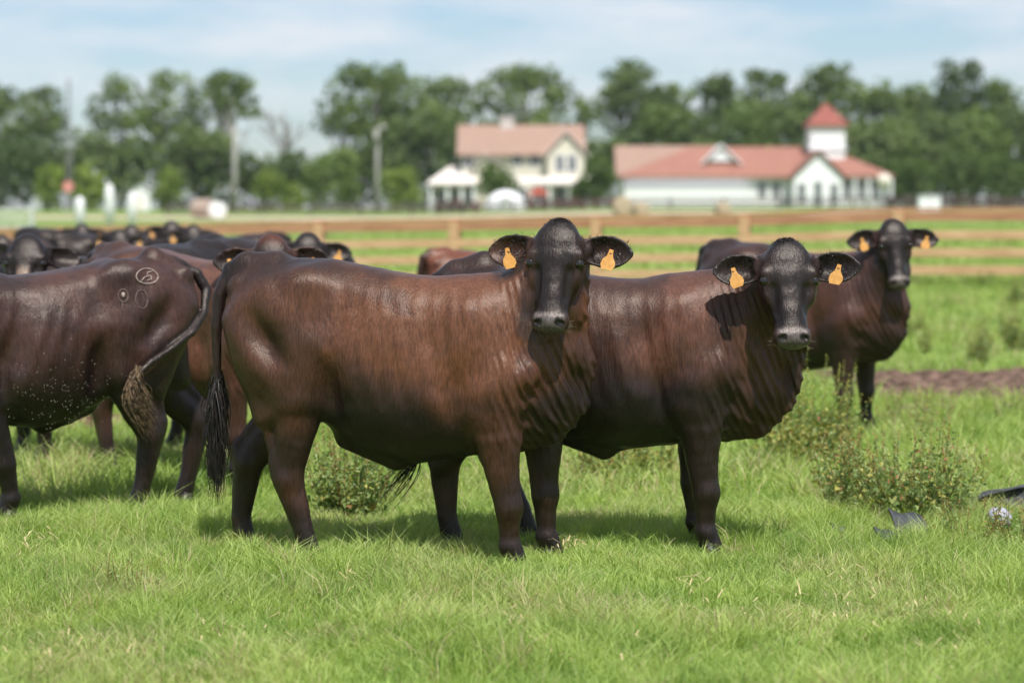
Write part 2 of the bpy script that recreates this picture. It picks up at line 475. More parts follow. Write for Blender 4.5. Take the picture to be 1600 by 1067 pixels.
TRUNK = [(-.80, 1.28, .95, .09), (-.75, 1.32, .84, .15), (-.64, 1.355, .74, .215), (-.48, 1.37, .68, .25), (-.32, 1.36, .62, .250), (-.14, 1.325, .50, .280),
         (.06, 1.295, .455, .295), (.26, 1.28, .49, .27), (.42, 1.285, .52, .23), (.56, 1.26, .56, .20), (.68, 1.17, .64, .14), (.74, 1.08, .70, .08)]
FL = lambda x, y: [(x, y, .80), (x + .0, y, .60), (x + .01, y, .46), (x + .02, y, .31), (x + .02, y, .16), (x + .045, y, .06)]
HL = lambda x, y: [(x + .05, y, .95), (x + .07, y, .72), (x - .02, y, .55), (x - .085, y, .42), (x - .03, y, .17), (x + .01, y, .06)]
def make_cow(name, label, group, loc, yaw, head_pos, head_D, head_N, legs=None, tail=None, trunk=None, scale=1.0, h=0.012,
             coat=None, hwf=1.0, tag_s=.88, ear_up=(0.0, 0.0), tags=(True, True), tag_twist=(0.25, -0.3), wr=1.0, tuft=M_HAIR_BLACK, tuft_n=170, tuft_len=0.42, tuft_w=0.055, tuft_dir=(0, 0, -1), seed=1, neck_mid=None,
             dewlap=1.0, ear_droop=(0, 0), ear_back=(0.0, 0.0), tail_thick=1.0):
    """loc/yaw place the cow; head_pos, head_D (poll to muzzle), head_N (forehead normal) are world vectors."""
    rng = np.random.default_rng(seed)
    root = empty(name, loc, yaw)
    root.scale = (scale,) * 3
    tag(root, label, 'cow', group)
    Mi = np.array(Matrix.Rotation(-yaw, 3, 'Z'))
    toL = lambda p: (Mi @ (np.array(p, float) - np.array(loc, float))) / scale
    H = toL(head_pos); Dv = unit(Mi @ np.array(head_D, float)); Nv = Mi @ np.array(head_N, float); Nv = unit(Nv - Dv * Nv.dot(Dv)); Sv = np.cross(Dv, Nv)
    hp = lambda d, n, s_: H + Dv * d + Nv * n + Sv * s_ * hwf
    s = SDF()
    s.trunk(trunk or TRUNK, 0.05)
    T = legs or {}
    fn = T.get('fn', FL(.50, -.175)); ff = T.get('ff', FL(.52, .175)); hn = T.get('hn', HL(-.50, -.175)); hf = T.get('hf', HL(-.50, .175))
    fr = [(.078, .110), (.071, .103), (.057, .076), (.049, .057), (.034, .041), (.042, .054)]
    hr = [(.10, .17), (.092, .130), (.060, .084), (.046, .074), (.036, .046), (.042, .054)]
    for sd, chain in ((-1, fn), (1, ff)):
        e = np.array(chain[0])
        # shoulder blade, point of shoulder and forearm muscle
        s.seg((e[0] - .08, sd * .165, 1.12), (e[0] + .05, sd * .185, .86), (.055, .10), (.06, .10), (1, 0, 0), k=.10)
        s.seg((e[0] + .05, sd * .175, .86), (e[0] - .02, sd * .185, .70), (.06, .10), (.06, .09), (1, 0, 0), k=.09)
        s.chain(chain, fr, (1, 0, 0), k=.05, kin=.008)
        kx, ky, kz = chain[3]
        s.ell((kx + .010, ky, kz + .005), (.050, .050, .062), k=.03)
        fx, fy, fz = chain[4]; s.ell((fx - .004, fy, fz - .025), (.045, .042, .034), k=.03)
        fx, fy, fz = chain[4]
        pass
    for sd, chain in ((-1, hn), (1, hf)):
        e = np.array(chain[0]); st = np.array(chain[1])
        s.ell((e[0] - .02, sd * .165, 1.03), (.24, .115, .24), k=.08)          # rump muscle
        s.seg((-.70, sd * .12, 1.10), (st[0] - .115, sd * .155, .68), (.085, .11), (.072, .115), (1, 0, 0), k=.06)   # back of thigh
        s.seg((-.36, sd * .20, 1.22), (st[0] + .06, sd * .19, .74), (.05, .08), (.065, .085), (1, 0, 0), k=.08)   # stifle
        s.chain(chain, hr, (1, 0, 0), k=.06, kin=.008)
        kx, ky, kz = chain[3]
        s.ell((kx - .050, ky, kz + .045), (.036, .028, .058), k=.022)            # point of hock
        s.ell((kx + .01, ky, kz - .01), (.056, .05, .06), k=.03)
        s.seg((kx - .062, ky, kz + .06), (st[0] - .15, ky, st[2] - .02), (.018, .018), (.036, .046), (1, 0, 0), k=.022)  # tendon
        fx, fy, fz = chain[4]
        pass
        s.ell((-.40, sd * .165, 1.265), (.07, .05, .045), k=.09)               # hook bone
        s.ell((-.745, sd * .10, 1.245), (.04, .035, .04), k=.05)               # pin bone
        s.ell((-.24, sd * .350, 1.16), (.14, .07, .10), k=.12, sub=True)        # hunger hollow
        s.ell((st[0] + .16, sd * .295, .72), (.05, .09, .17), k=.09, sub=True)    # crease in front of the stifle
        s.ell((e0x := fn[0][0] - .17, sd * .325, .74), (.035, .08, .17), k=.06, sub=True)
        s.seg((fn[0][0] - .27, sd * .325, 1.14), (fn[0][0] - .20, sd * .335, .84), (.045, .05), (.045, .055), (1, 0, 0), k=.09, sub=True)
        s.ell((-.58, sd * .30, 1.03), (.05, .07, .16), ((.8, 0, .6), (0, 1, 0), (-.6, 0, .8)), k=.08, sub=True) # behind the elbow
    s.seg((-.24, -.04, .60), (-.02, -.03, .475), (.05, .08), (.035, .045), k=.07) # navel fold
    # ---- neck
    hb = hp(.12, -.15, 0)
    n0 = np.array((.34, 0, 1.0)); n1 = np.array((.54, 0, 1.06))
    nm = np.array(neck_mid) if neck_mid is not None else n1 * .5 + hb * .5 + np.array((.015, 0, -.015))
    s.chain([n0, n1, nm, hb], [(.21, .27), (.165, .235), (.118, .185), (.095, .13)], (0, 0, 1), k=.09, kin=.06)
    # brisket and dewlap
    s.seg((.44, 0, .66), (.68, 0, .74), (.125, .13), (.09, .12), k=.07)
    s.seg((.68, 0, .74), (.72, 0, .96), (.085, .10), (.10, .13), (1, 0, 0), k=.07)
    th = hp(.26, -.24, 0)
    wz = 0.004
    mid1 = th * .55 + np.array((.785, 0, .95)) * .45 + np.array((.0, 0, -.03))
    dl = dewlap
    s.chain([th, mid1, (.775, 0, .92), (.755, .0, .76), (.67, 0, .62), (.54, 0, .57)],
            [(.030, .06), (.027, .085 * dl), (.030, .10 * dl), (.032, .09 * dl), (.035, .07 * dl), (.04, .05)], (1, 0, .25), k=.04, kin=.03, warp=wz)
    # ---- tail
    tl = tail or [(-.74, 0, 1.34), (-.83, 0, 1.30), (-.865, 0, 1.15), (-.865, 0, .95), (-.86, 0, .78), (-.85, 0, .66)]
    tr = [.036, .036, .031, .026, .022, .018][:len(tl)]
    if len(tl) > 6: tr = list(np.interp(np.linspace(0, 1, len(tl)), [0, .15, .5, 1], [.040, .036, .027, .018]))
    tr = [r * tail_thick for r in tr]
    tl = [np.array(p, float) for p in tl]
    for i in range(2, len(tl)):
        sy = 1 if tl[i][1] >= 0 else -1
        while float(s(tl[i][None])[0]) < tr[i] * .8 and abs(tl[i][1]) < .6:
            tl[i][1] += sy * .01
    s.seg((-.60, 0, 1.34), tl[0], (.06, .05), (tr[0] * 1.3, tr[0] * 1.1), k=.06)
    s.chain(tl[:3], [(r, r) for r in tr[:3]], k=.035, kin=.012)
    s.chain(tl[2:], [(r, r) for r in tr[2:]], k=.006, kin=.006)
    # ---- head
    W = [(.045, -.062, .078, .055), (.095, -.066, .108, .075), (.180, -.074, .120, .084), (.255, -.072, .100, .076), (.335, -.058, .070, .060), (.415, -.052, .064, .052), (.455, -.052, .074, .048)]
    for i in range(len(W) - 1):
        a, b = W[i], W[i + 1]
        s.seg(hp(a[0], a[1], 0), hp(b[0], b[1], 0), (a[2] * hwf, a[3]), (b[2] * hwf, b[3]), Nv, k=.05 if i == 0 else .025)
    s.ell(hp(.03, -.08, 0), (.042, .055, .055), (Dv, Nv, Sv), k=.04)               # poll
    s.seg(hp(.06, -.03, 0), hp(.15, -.02, 0), (.080, .030), (.088, .026), Nv, k=.03)  # forehead
    s.chain([hp(.15, -.16, 0), hp(.28, -.15, 0), hp(.41, -.11, 0)], [(.078, .07), (.058, .055), (.045, .032)], Nv, k=.05, kin=.03)  # jaw
    s.seg(hp(.27, -.02, 0), hp(.40, -.012, 0), (.040, .018), (.034, .016), Nv, k=.025)  # nasal bridge
    for sg in (-1, 1):
        s.ell(hp(.158, -.022, sg * .100), (.034, .026, .026), (Dv, Nv, Sv), k=.018)   # brow
        s.ell(hp(.228, -.062, sg * .092), (.055, .045, .022), (Dv, Nv, Sv), k=.03)   # cheek
        s.ell(hp(.194, -.022, sg * .127), (.019, .019, .018), (Dv, Nv, Sv), k=.008, sub=True)
        s.chain([hp(.184, -.055, sg * .118), hp(.169, -.030, sg * .119), hp(.178, -.008, sg * .103)], [(.007, .007), (.009, .008), (.007, .007)], Nv, k=.010, kin=.008)
        s.chain([hp(.200, -.052, sg * .116), hp(.216, -.030, sg * .112), hp(.208, -.008, sg * .100)], [(.005, .005), (.006, .006), (.005, .005)], Nv, k=.012, kin=.008)
        s.seg(hp(.235, -.005, sg * .075), hp(.34, -.025, sg * .068), (.018, .02), (.012, .016), Nv, k=.03, sub=True)  # hollow beside the nose
        s.ell(hp(.450, -.026, sg * .055), (.040, .036, .026), (Dv, Nv, Sv), k=.02)    # nostril wing
    s.ell(hp(.452, -.026, 0), (.042, .042, .070), (Dv, Nv, Sv), k=.02)               # nose pad
    s.ell(hp(.450, -.095, 0), (.036, .030, .050), (Dv, Nv, Sv), k=.02)               # lower lip
    s.seg(hp(.475, -.074, -.05), hp(.475, -.074, .05), (.006, .012), (.006, .012), Dv, k=.008, sub=True)  # mouth
    for sg in (-1, 1):
        s.ell(hp(.465, .014, sg * .041), (.015, .015, .013), (Dv + Nv * .2, Nv, Sv + Dv * .3 * sg), k=.006, sub=True)
        s.ell(hp(.466, .004, sg * .055), (.011, .013, .012), (Dv, Nv, Sv), k=.007, sub=True)
    # ears
    ears = []
    for j, sg in enumerate((-1, 1)):
        up = ear_up[j]; bk = ear_back[j]
        b0 = hp(.115, -.085, sg * .095)
        out = unit(Sv * sg * .95 + Dv * (-.02 - up) - Nv * (.12 + bk))
        face = unit(Nv - out * Nv.dot(out) + Dv * .12)                      # direction the cup opens
        vert = unit(np.cross(out, face))
        if vert.dot(Dv) > 0: vert = -vert
        tip = b0 + out * .205 - vert * (.012 + ear_droop[j])
        m1 = b0 + out * .075 - vert * .004; m2 = b0 + out * .15 - vert * .006
        s.seg(hp(.11, -.09, sg * .07), b0 + out * .03, (.034, .034), (.026, .036), vert, k=.03)
        s.ear(b0, out, vert, face, .225, max(.0078, h * .85), ear_droop[j])
        ears.append((b0, out, face, vert, m2, tip))
    s.root = root
    V, F = mesh_sdf(s, h)
    # one relaxation step removes grid stepping, then fine skin folds are pushed into the surface
    for _ in range(2):
        acc = np.zeros_like(V); cn = np.zeros(len(V))
        for i in range(4):
            a = F[:, i]; b = F[:, (i + 1) % 4]
            for c_ in range(3):
                acc[:, c_] += np.bincount(a, V[b, c_], len(V)) + np.bincount(b, V[a, c_], len(V))
            cn += np.bincount(a, minlength=len(V)) + np.bincount(b, minlength=len(V))
        V = V * .45 + .55 * acc / cn[:, None]
    G = s.grad(V)
    Dh = (V - H) @ Dv; Nh = (V - H) @ Nv; Sh = (V - H) @ Sv
    hq = np.maximum(np.abs(Dh - .24) - .25, 0) + np.maximum(np.abs(Nh + .05) - .085, 0) + np.maximum(np.abs(Sh) - .125, 0)
    for b0, out, face, vert, m2, tip in ears:
        hq = np.minimum(hq, np.maximum(np.linalg.norm(V - (b0 + out * .11), axis=1) - .115, 0))
    in_head = sstep(.05, .0, hq)
    X, Y, Z = V[:, 0], V[:, 1], V[:, 2]
    if wr > 0:
        VA = V * np.array((5, 5, 1.7))
        wv = V + (np.stack([fbm(VA, 1, 11), fbm(VA, 1, 12), fbm(VA, 1, 13)], 1) - .5) * np.array((.055, .055, .02))
        # folds on neck and chest running down towards the brisket
        neckm = sstep(.40, .58, X) * sstep(.50, .62, Z) * (1 - in_head) * sstep(1.46, 1.25, Z)
        chest = neckm * sstep(1.12, .85, Z)
        ph = (wv[:, 0] * .75 + wv[:, 2] * .12 - wv[:, 1] * .55)
        rg = lambda a, p: np.power(.5 + .5 * np.sin(a), p)
        disp = chest * (rg(ph * 2 * math.pi / .046, 1.8) - .4) * .013 * (.2 + 1.3 * fbm(V, 4, 14))
        disp += neckm * (rg((wv[:, 0] * 1.0 + wv[:, 2] * .35) * 2 * math.pi / .034, 2) - .4) * .0085 * (fbm(V, 7, 5) * 1.6)
        # fine vertical creases along shoulder and ribs, faint ribs
        sidem = sstep(-.35, -.1, X) * sstep(.62, .4, X) * sstep(.62, .8, Z)
        disp += sidem * (rg((wv[:, 0] + wv[:, 2] * .10) * 2 * math.pi / .075, 2) - .4) * .0022 * sstep(.40, .70, fbm(V, 3.5, 6))
        # creases above knee and hock
        legm = sstep(.62, .5, Z) * sstep(.2, .3, Z)
        disp += legm * (fbm(V * np.array((1.4, 1.4, .5)), 14, 8) - .5) * .011
        disp += (1 - in_head) * (fbm(V, 6, 9) - .5) * .018 * sstep(.35, .5, Z)
        ribm = sstep(-.22, -.05, X) * sstep(.42, .25, X) * sstep(.62, .75, Z) * sstep(1.2, 1.0, Z)
        disp += ribm * np.sin((X + (Z - .9) * .28 + (n_ := fbm(V, 3, 19)) * .05) * 2 * math.pi / .088) * .0030 * n_ * 1.6
        disp += in_head * (fbm(V, 22, 15) - .5) * .004
        V = V + G * (disp * wr)[:, None]
    # ---- coat colour
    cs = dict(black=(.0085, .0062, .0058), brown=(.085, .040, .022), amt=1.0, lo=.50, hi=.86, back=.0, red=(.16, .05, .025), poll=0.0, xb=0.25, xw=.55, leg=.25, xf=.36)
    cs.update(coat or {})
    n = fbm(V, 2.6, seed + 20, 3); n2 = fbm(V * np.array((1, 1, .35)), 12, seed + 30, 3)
    br = sstep(cs['lo'], cs['hi'], Z + (n - .5) * .35)  # fades to black low on the trunk: dark coat plus painted belly shade
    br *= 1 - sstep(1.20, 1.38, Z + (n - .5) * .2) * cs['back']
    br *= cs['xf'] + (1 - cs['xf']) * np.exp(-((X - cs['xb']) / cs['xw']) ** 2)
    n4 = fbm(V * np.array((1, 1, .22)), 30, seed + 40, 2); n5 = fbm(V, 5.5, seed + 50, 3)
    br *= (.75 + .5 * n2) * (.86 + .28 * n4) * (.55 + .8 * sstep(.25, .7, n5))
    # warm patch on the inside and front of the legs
    belly = sstep(-.42, -.30, X) * sstep(.40, .30, X)  # underside mask, holds back leg brown so the painted belly shade stays dark
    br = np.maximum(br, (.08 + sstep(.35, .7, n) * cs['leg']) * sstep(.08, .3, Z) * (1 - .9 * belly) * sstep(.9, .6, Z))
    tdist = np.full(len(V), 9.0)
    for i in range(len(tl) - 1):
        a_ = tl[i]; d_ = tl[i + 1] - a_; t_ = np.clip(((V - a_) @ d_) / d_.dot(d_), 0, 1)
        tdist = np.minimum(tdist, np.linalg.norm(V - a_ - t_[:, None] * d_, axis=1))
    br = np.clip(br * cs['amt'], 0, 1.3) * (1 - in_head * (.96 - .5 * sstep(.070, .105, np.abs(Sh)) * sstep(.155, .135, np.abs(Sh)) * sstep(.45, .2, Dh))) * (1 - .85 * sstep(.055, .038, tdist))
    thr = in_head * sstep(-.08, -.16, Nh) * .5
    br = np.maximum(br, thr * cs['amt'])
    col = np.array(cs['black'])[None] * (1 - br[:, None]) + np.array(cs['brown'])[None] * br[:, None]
    if cs['poll'] > 0:
        w = in_head * sstep(.10, .0, Dh) * cs['poll']
        col = col * (1 - w[:, None]) + np.array(cs['red'])[None] * w[:, None]
    if cs.get('blaze'):
        w = in_head * sstep(.20, .26, Dh) * sstep(.46, .40, Dh) * sstep(.05, .03, np.abs(Sh)) * sstep(-.06, -.03, Nh) * cs['blaze'] * (.5 + n2)
        w = np.clip(w, 0, 1); col = col * (1 - w[:, None]) + np.array((.16, .11, .08))[None] * w[:, None]
    # muzzle: greyish bare skin, tan rim
    rim = in_head * sstep(.40, .445, Dh) * sstep(.05, .075, np.abs(Sh)) * .6
    col = col * (1 - rim[:, None]) + np.array((.060, .032, .022))[None] * rim[:, None]
    nose = in_head * sstep(.412, .43, Dh) * sstep(-.075, -.06, Nh) * sstep(.075, .06, np.abs(Sh))
    col = col * (1 - nose[:, None]) + np.array((.085, .070, .066))[None] * nose[:, None]
    hole = np.zeros(len(V))
    for sg in (-1, 1):
        for q in (hp(.463, .008, sg * .041), hp(.466, .0, sg * .054)):
            hole = np.maximum(hole, sstep(.020, .013, np.linalg.norm(V - q, axis=1)))
    col = col * (1 - hole[:, None]) + np.array((.004, .003, .003))[None] * hole[:, None]
    c4 = np.concatenate([col, (1 - nose * (1 - hole))[:, None]], 1)
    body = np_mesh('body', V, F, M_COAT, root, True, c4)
    # ---- eyes
    for sg in (-1, 1):
        mb = MB(); uvs(mb, hp(.194, -.026, sg * .107), .0238, 16, 12)
        mb.build('eye', M_EYE, root, True)
    # ---- ear tags (plate with narrow neck, button), hanging in front of the ear
    for j, sg in enumerate((-1, 1)):
        if not tags[j]: continue
        b0, out, face, vert, m2, tip = ears[j]
        c = b0 + out * .135 - vert * .014 + face * .038
        pr = [(-.010, .012), (.010, .012), (.012, -.006), (.016, -.022), (.034, -.045), (.037, -.066), (.026, -.088), (-.024, -.092), (-.034, -.068), (-.031, -.044), (-.014, -.022), (-.012, -.006)]
        tw = tag_twist[j]
        dn = unit(Mi @ np.array((0.0, 0, 1.0)) + out * .05 + face * -.16)
        nx = unit(np.cross(dn, face)); nz_ = np.cross(nx, dn)
        ax = nx * math.cos(tw) + nz_ * math.sin(tw); nrm = np.cross(ax, dn); tl_ = .22 * (1 if j else -1)
        ax2 = ax * math.cos(tl_) + dn * math.sin(tl_); dn2 = dn * math.cos(tl_) - ax * math.sin(tl_)
        mb = MB(); vs = []
        for t in (-.0013, .0013):
            for (u, v) in pr:
                bend = .10 * v * v * 10
                vs.append(c + (ax2 * u + dn2 * v) * tag_s + nrm * (t + .02 + bend * .3) + face * .004)
        k_ = len(pr)
        mb.add(vs, [tuple(range(k_)), tuple(range(2 * k_ - 1, k_ - 1, -1))] + [(i, i + k_, (i + 1) % k_ + k_, (i + 1) % k_) for i in range(k_)])
        mb.tube([c + nrm * .030, c - face * .03], [.006, .006], 8)
        mb.build('ear_tag', M_TAG, root)
    # ---- ear hair and whiskers
    hs = []
    for j, sg in enumerate((-1, 1)):
        b0, out, face, vert, m2, tip = ears[j]
        for i in range(520 if h < .010 else 0):
            e = rng.uniform(0, 1) ** 1.3 * .21; v = rng.uniform(-1, 1) * (.06 if e < .15 else .04)
            p = b0 + out * e + vert * v + face * .004
            q = p + (out * rng.uniform(.1, .6) + face * rng.uniform(.2, .7) + vert * (np.sign(v) * .5 + rng.normal() * .3)) * rng.uniform(.014, .036)
            hs.append((p + face * (.012 * abs(v) / .06), q))
    if hs:
        ribs_mesh('ear_hair', hs, .0011, M_HAIR_BLACK, root, rng)['kind'] = 'stuff'
    if h < .010:
        wk = []
        for i in range(70):
            sg = rng.choice((-1, 1)); p = hp(rng.uniform(.43, .475), rng.uniform(-.10, -.03), sg * rng.uniform(.045, .070))
            wk.append((p, p + (Sv * sg * rng.uniform(.5, 1.1) + Dv * rng.uniform(-.1, .5) + Nv * rng.uniform(-.2, .5)) * rng.uniform(.02, .055)))
        ribs_mesh('whiskers', wk, .0006, M_WHISK, root, rng)['kind'] = 'stuff'
        pl = []
        for i in range(420):
            d0 = rng.uniform(-.03, .05); s0 = rng.normal() * .032
            p = hp(d0 - .0, -.035 + (rng.uniform(-.05, .02)), s0)
            for _ in range(6):
                dd = float(s(p[None])[0]); p = p - (Dv * .8 - Nv * .45) * min(-dd, .0) - (Nv * .4 - Dv * .9) * dd
            q = p + (Nv * rng.uniform(.2, .7) + Dv * rng.uniform(-.5, .6) + Sv * rng.normal() * .5) * rng.uniform(.010, .024)
            pl.append((p, q))
        ribs_mesh('poll_hair', pl, .0014, M_HAIR_BLACK, root, rng)['kind'] = 'stuff'
    # ---- tail tuft: many tapering locks
    a = np.array(tl[-2]); b = np.array(tl[-1]); dirn = unit(b - a)
    locks = []
    td = unit(tuft_dir)
    for i in range(tuft_n):
        t = rng.uniform(0, 1) ** .8
        back = tl[-1] - dirn * (np.linalg.norm(b - a) * rng.uniform(-.2, 2.6))
        p0 = np.array(back) + rng.normal(size=3) * .010
        ln = tuft_len * rng.uniform(.45, 1.05)
        side = rng.normal(size=3); side -= td * side.dot(td)
        side = side * tuft_w
        pts = []
        wv_ = rng.uniform(0, 6.28); wa = rng.uniform(.004, .020)
        for q in range(9):
            e = q / 8
            d_ = dirn * (1 - e) ** 1.5 + td * (1 - (1 - e) ** 1.5)
            pts.append(p0 + d_ * ln * e + side * math.sin(min(e * 1.5, 1) * math.pi * .5) * (1 - .45 * e) + unit(side + 1e-6) * math.sin(wv_ + e * 11) * wa * e)
        locks.append(pts)
    if tuft_n: lock_mesh('tail_tuft', locks, .0032, tuft, root, rng)
    # hooves
    for chain in (fn, ff, hn, hf):
        mb = MB(); x, y, z = chain[-1]
        for o in (-.024, .024):
            mb.tube([(x - .012, y + o * .8, .075), (x, y + o, .035), (x + .012, y + o, .0)], [.030, .036, .042], 10)
        mb.build('hoof', M_HOOF, root, True)
    return root, s
def uvs(mb, c, r, nu=12, nv=8, sc=(1, 1, 1)):
    vs = []; fs = []
    for i in range(nv + 1):
        th = math.pi * i / nv
        for j in range(nu):
            ph = 2 * math.pi * j / nu
            vs.append((c[0] + sc[0] * r * math.sin(th) * math.cos(ph), c[1] + sc[1] * r * math.sin(th) * math.sin(ph), c[2] + sc[2] * r * math.cos(th)))
    for i in range(nv):
        for j in range(nu):
            j2 = (j + 1) % nu
            if i == 0: fs.append((i * nu, (i + 1) * nu + j, (i + 1) * nu + j2)); continue
            if i == nv - 1: fs.append((i * nu + j, (i + 1) * nu, i * nu + j2)); continue
            fs.append((i * nu + j, (i + 1) * nu + j, (i + 1) * nu + j2, i * nu + j2))
    # unused pole duplicates are harmless
    mb.add(vs, fs)
def ribs_mesh(name, hs, w, mat, root, rng):
    V = []; F = []
    for p, q in hs:
        m = (p + q) / 2; d = unit(q - p); sdv = unit(np.cross(d, rng.normal(size=3))) * w
        b = len(V); V += [p - sdv, p + sdv, q]; F.append((b, b + 1, b + 2))
    return np_mesh(name, np.array(V), [np.array(F)], mat, root)
def lock_mesh(name, locks, w, mat, root, rng):
    """each lock a three sided tapering tube"""
    V = []; F = []
    for pts in locks:
        n = len(pts); b = len(V); ww = w * rng.uniform(.5, 1.2)
        for i, p in enumerate(pts):
            d = unit(pts[min(i + 1, n - 1)] - pts[max(i - 1, 0)])
            a = unit(np.cross(d, (.2, .9, .1))); c = np.cross(d, a)
            r = ww * (1 - (i / (n - 1)) ** 1.6 * .92)
            for k in range(3):
                t = k * 2.094
                V.append(p + a * math.cos(t) * r + c * math.sin(t) * r)
        for i in range(n - 1):
            for k in range(3):
                k2 = (k + 1) % 3
                F.append((b + i * 3 + k, b + i * 3 + k2, b + i * 3 + 3 + k2, b + i * 3 + 3 + k))
    return np_mesh(name, np.array(V), [np.array(F)], mat, root)
# ------------------------------------------------------------------ the herd
TO_CAM = lambda left, down: (-left, -1.0, -down)   # helper for head normals
def headat(px, py, D):
    s_ = FPX / D
    return ((px - 800) / s_, D, CAMH - (py - 325) / s_)
import sys
# 1 the cow in front: brown flank, body to the right, looking at the camera
D1 = 10.72
cow1, sdf1 = make_cow('cow', 'big brown-flanked cow in front, standing side-on with head turned to the camera', None,
    (at(630, D1), D1, 0), R(-15), headat(871, 342, 10.42), (-.085, -.31, -.945), (-.20, -.93, .31),
    legs=dict(
        fn=[(.47, -.185, .80), (.485, -.185, .60), (.505, -.18, .45), (.53, -.175, .29), (.535, -.17, .15), (.56, -.17, .06)],
        ff=[(.58, .165, .80), (.59, .165, .60), (.60, .165, .46), (.605, .165, .31), (.615, .165, .15), (.64, .165, .06)],
        hn=[(-.50, -.165, .96), (-.43, -.175, .74), (-.455, -.175, .56), (-.49, -.17, .40), (-.415, -.17, .17), (-.385, -.17, .06)],
        hf=[(-.50, .165, .95), (-.52, .165, .72), (-.67, .165, .56), (-.80, .165, .43), (-.84, .165, .17), (-.82, .165, .06)]),
    tail=[(-.74, 0, 1.345), (-.81, -.02, 1.31), (-.85, -.05, 1.20), (-.862, -.06, 1.05), (-.862, -.06, .88), (-.865, -.06, .70), (-.87, -.06, .60)],
    h=.0082, coat=dict(leg=.35, amt=1.65, back=.6, brown=(.086, .034, .017), lo=.64, hi=.98, xb=.36, xw=.46, xf=.34), seed=3, tuft_n=620, tuft_len=.36, tuft_w=.028,
    neck_mid=(.665, -.03, 1.20), tag_twist=(.0, -.9), ear_up=(0.02, .05), ear_back=(0, .15))
# 2 the second cow, behind and to the right
D2 = 11.15
TR2 = [(-.80, 1.25, .95, .09), (-.75, 1.29, .84, .15), (-.64, 1.32, .74, .215), (-.48, 1.33, .66, .25), (-.32, 1.31, .58, .255), (-.14, 1.285, .50, .285),
       (.06, 1.265, .475, .30), (.26, 1.265, .50, .275), (.42, 1.28, .53, .235), (.56, 1.26, .56, .20), (.68, 1.18, .63, .14), (.74, 1.08, .70, .08)]
cow2, sdf2 = make_cow('cow', 'dark brown cow behind the front one, its rear hidden, head turned to the camera', None,
    (at(955, D2), D2, 0), R(-12), headat(1231, 372, 10.72), (.015, -.36, -.93), (.04, -.93, .36), trunk=TR2, ear_back=(-.30, .0),
    legs=dict(
        fn=[(.43, -.185, .80), (.44, -.185, .60), (.45, -.18, .46), (.465, -.175, .30), (.465, -.17, .15), (.49, -.17, .06)],
        ff=[(.37, .17, .80), (.37, .17, .60), (.365, .17, .46), (.36, .17, .31), (.375, .17, .15), (.40, .17, .06)],
        hn=[(-.55, -.165, .95), (-.55, -.175, .72), (-.66, -.175, .56), (-.755, -.17, .42), (-.74, -.17, .17), (-.715, -.17, .06)],
        hf=[(-.50, .165, .95), (-.46, .165, .72), (-.54, .165, .56), (-.60, .165, .43), (-.46, .165, .17), (-.43, .165, .06)]),
    tail=[(-.74, 0, 1.30), (-.83, 0, 1.25), (-.87, 0, 1.1), (-.88, -.02, .95), (-.90, -.08, .68), (-.89, -.12, .46)],
    h=.0086, hwf=1.05, coat=dict(leg=.5, amt=1.05, back=.5, xf=.3, brown=(.074, .031, .019), lo=.68, hi=.95, xb=.35, xw=.5), seed=8, tuft_n=220, tuft_len=.36, tuft_w=.022, tuft_dir=(-.5, 0, -.85),
    neck_mid=(.66, -.02, 1.17), tag_twist=(.1, .1), dewlap=1.25)
# 3 right, further back
D3 = 17.2
cow3, _ = make_cow('cow', 'near-black cow at the far right, standing behind the weeds with its chest to the camera', None,
    (at(1252, D3), D3, gz(2.0, 17.2)), R(-38), headat(1396, 341, 16.65), (.05, -.32, -.94), (.06, -.93, .32),
    legs=dict(
        fn=FL(.44, -.175),
        ff=FL(.42, .165)),
    h=.0135, hwf=.95, coat=dict(amt=.8, brown=(.07, .028, .02), lo=.55, hi=.95), seed=12, neck_mid=(.68, -.02, 1.20), ear_droop=(.01, .01), wr=.8)
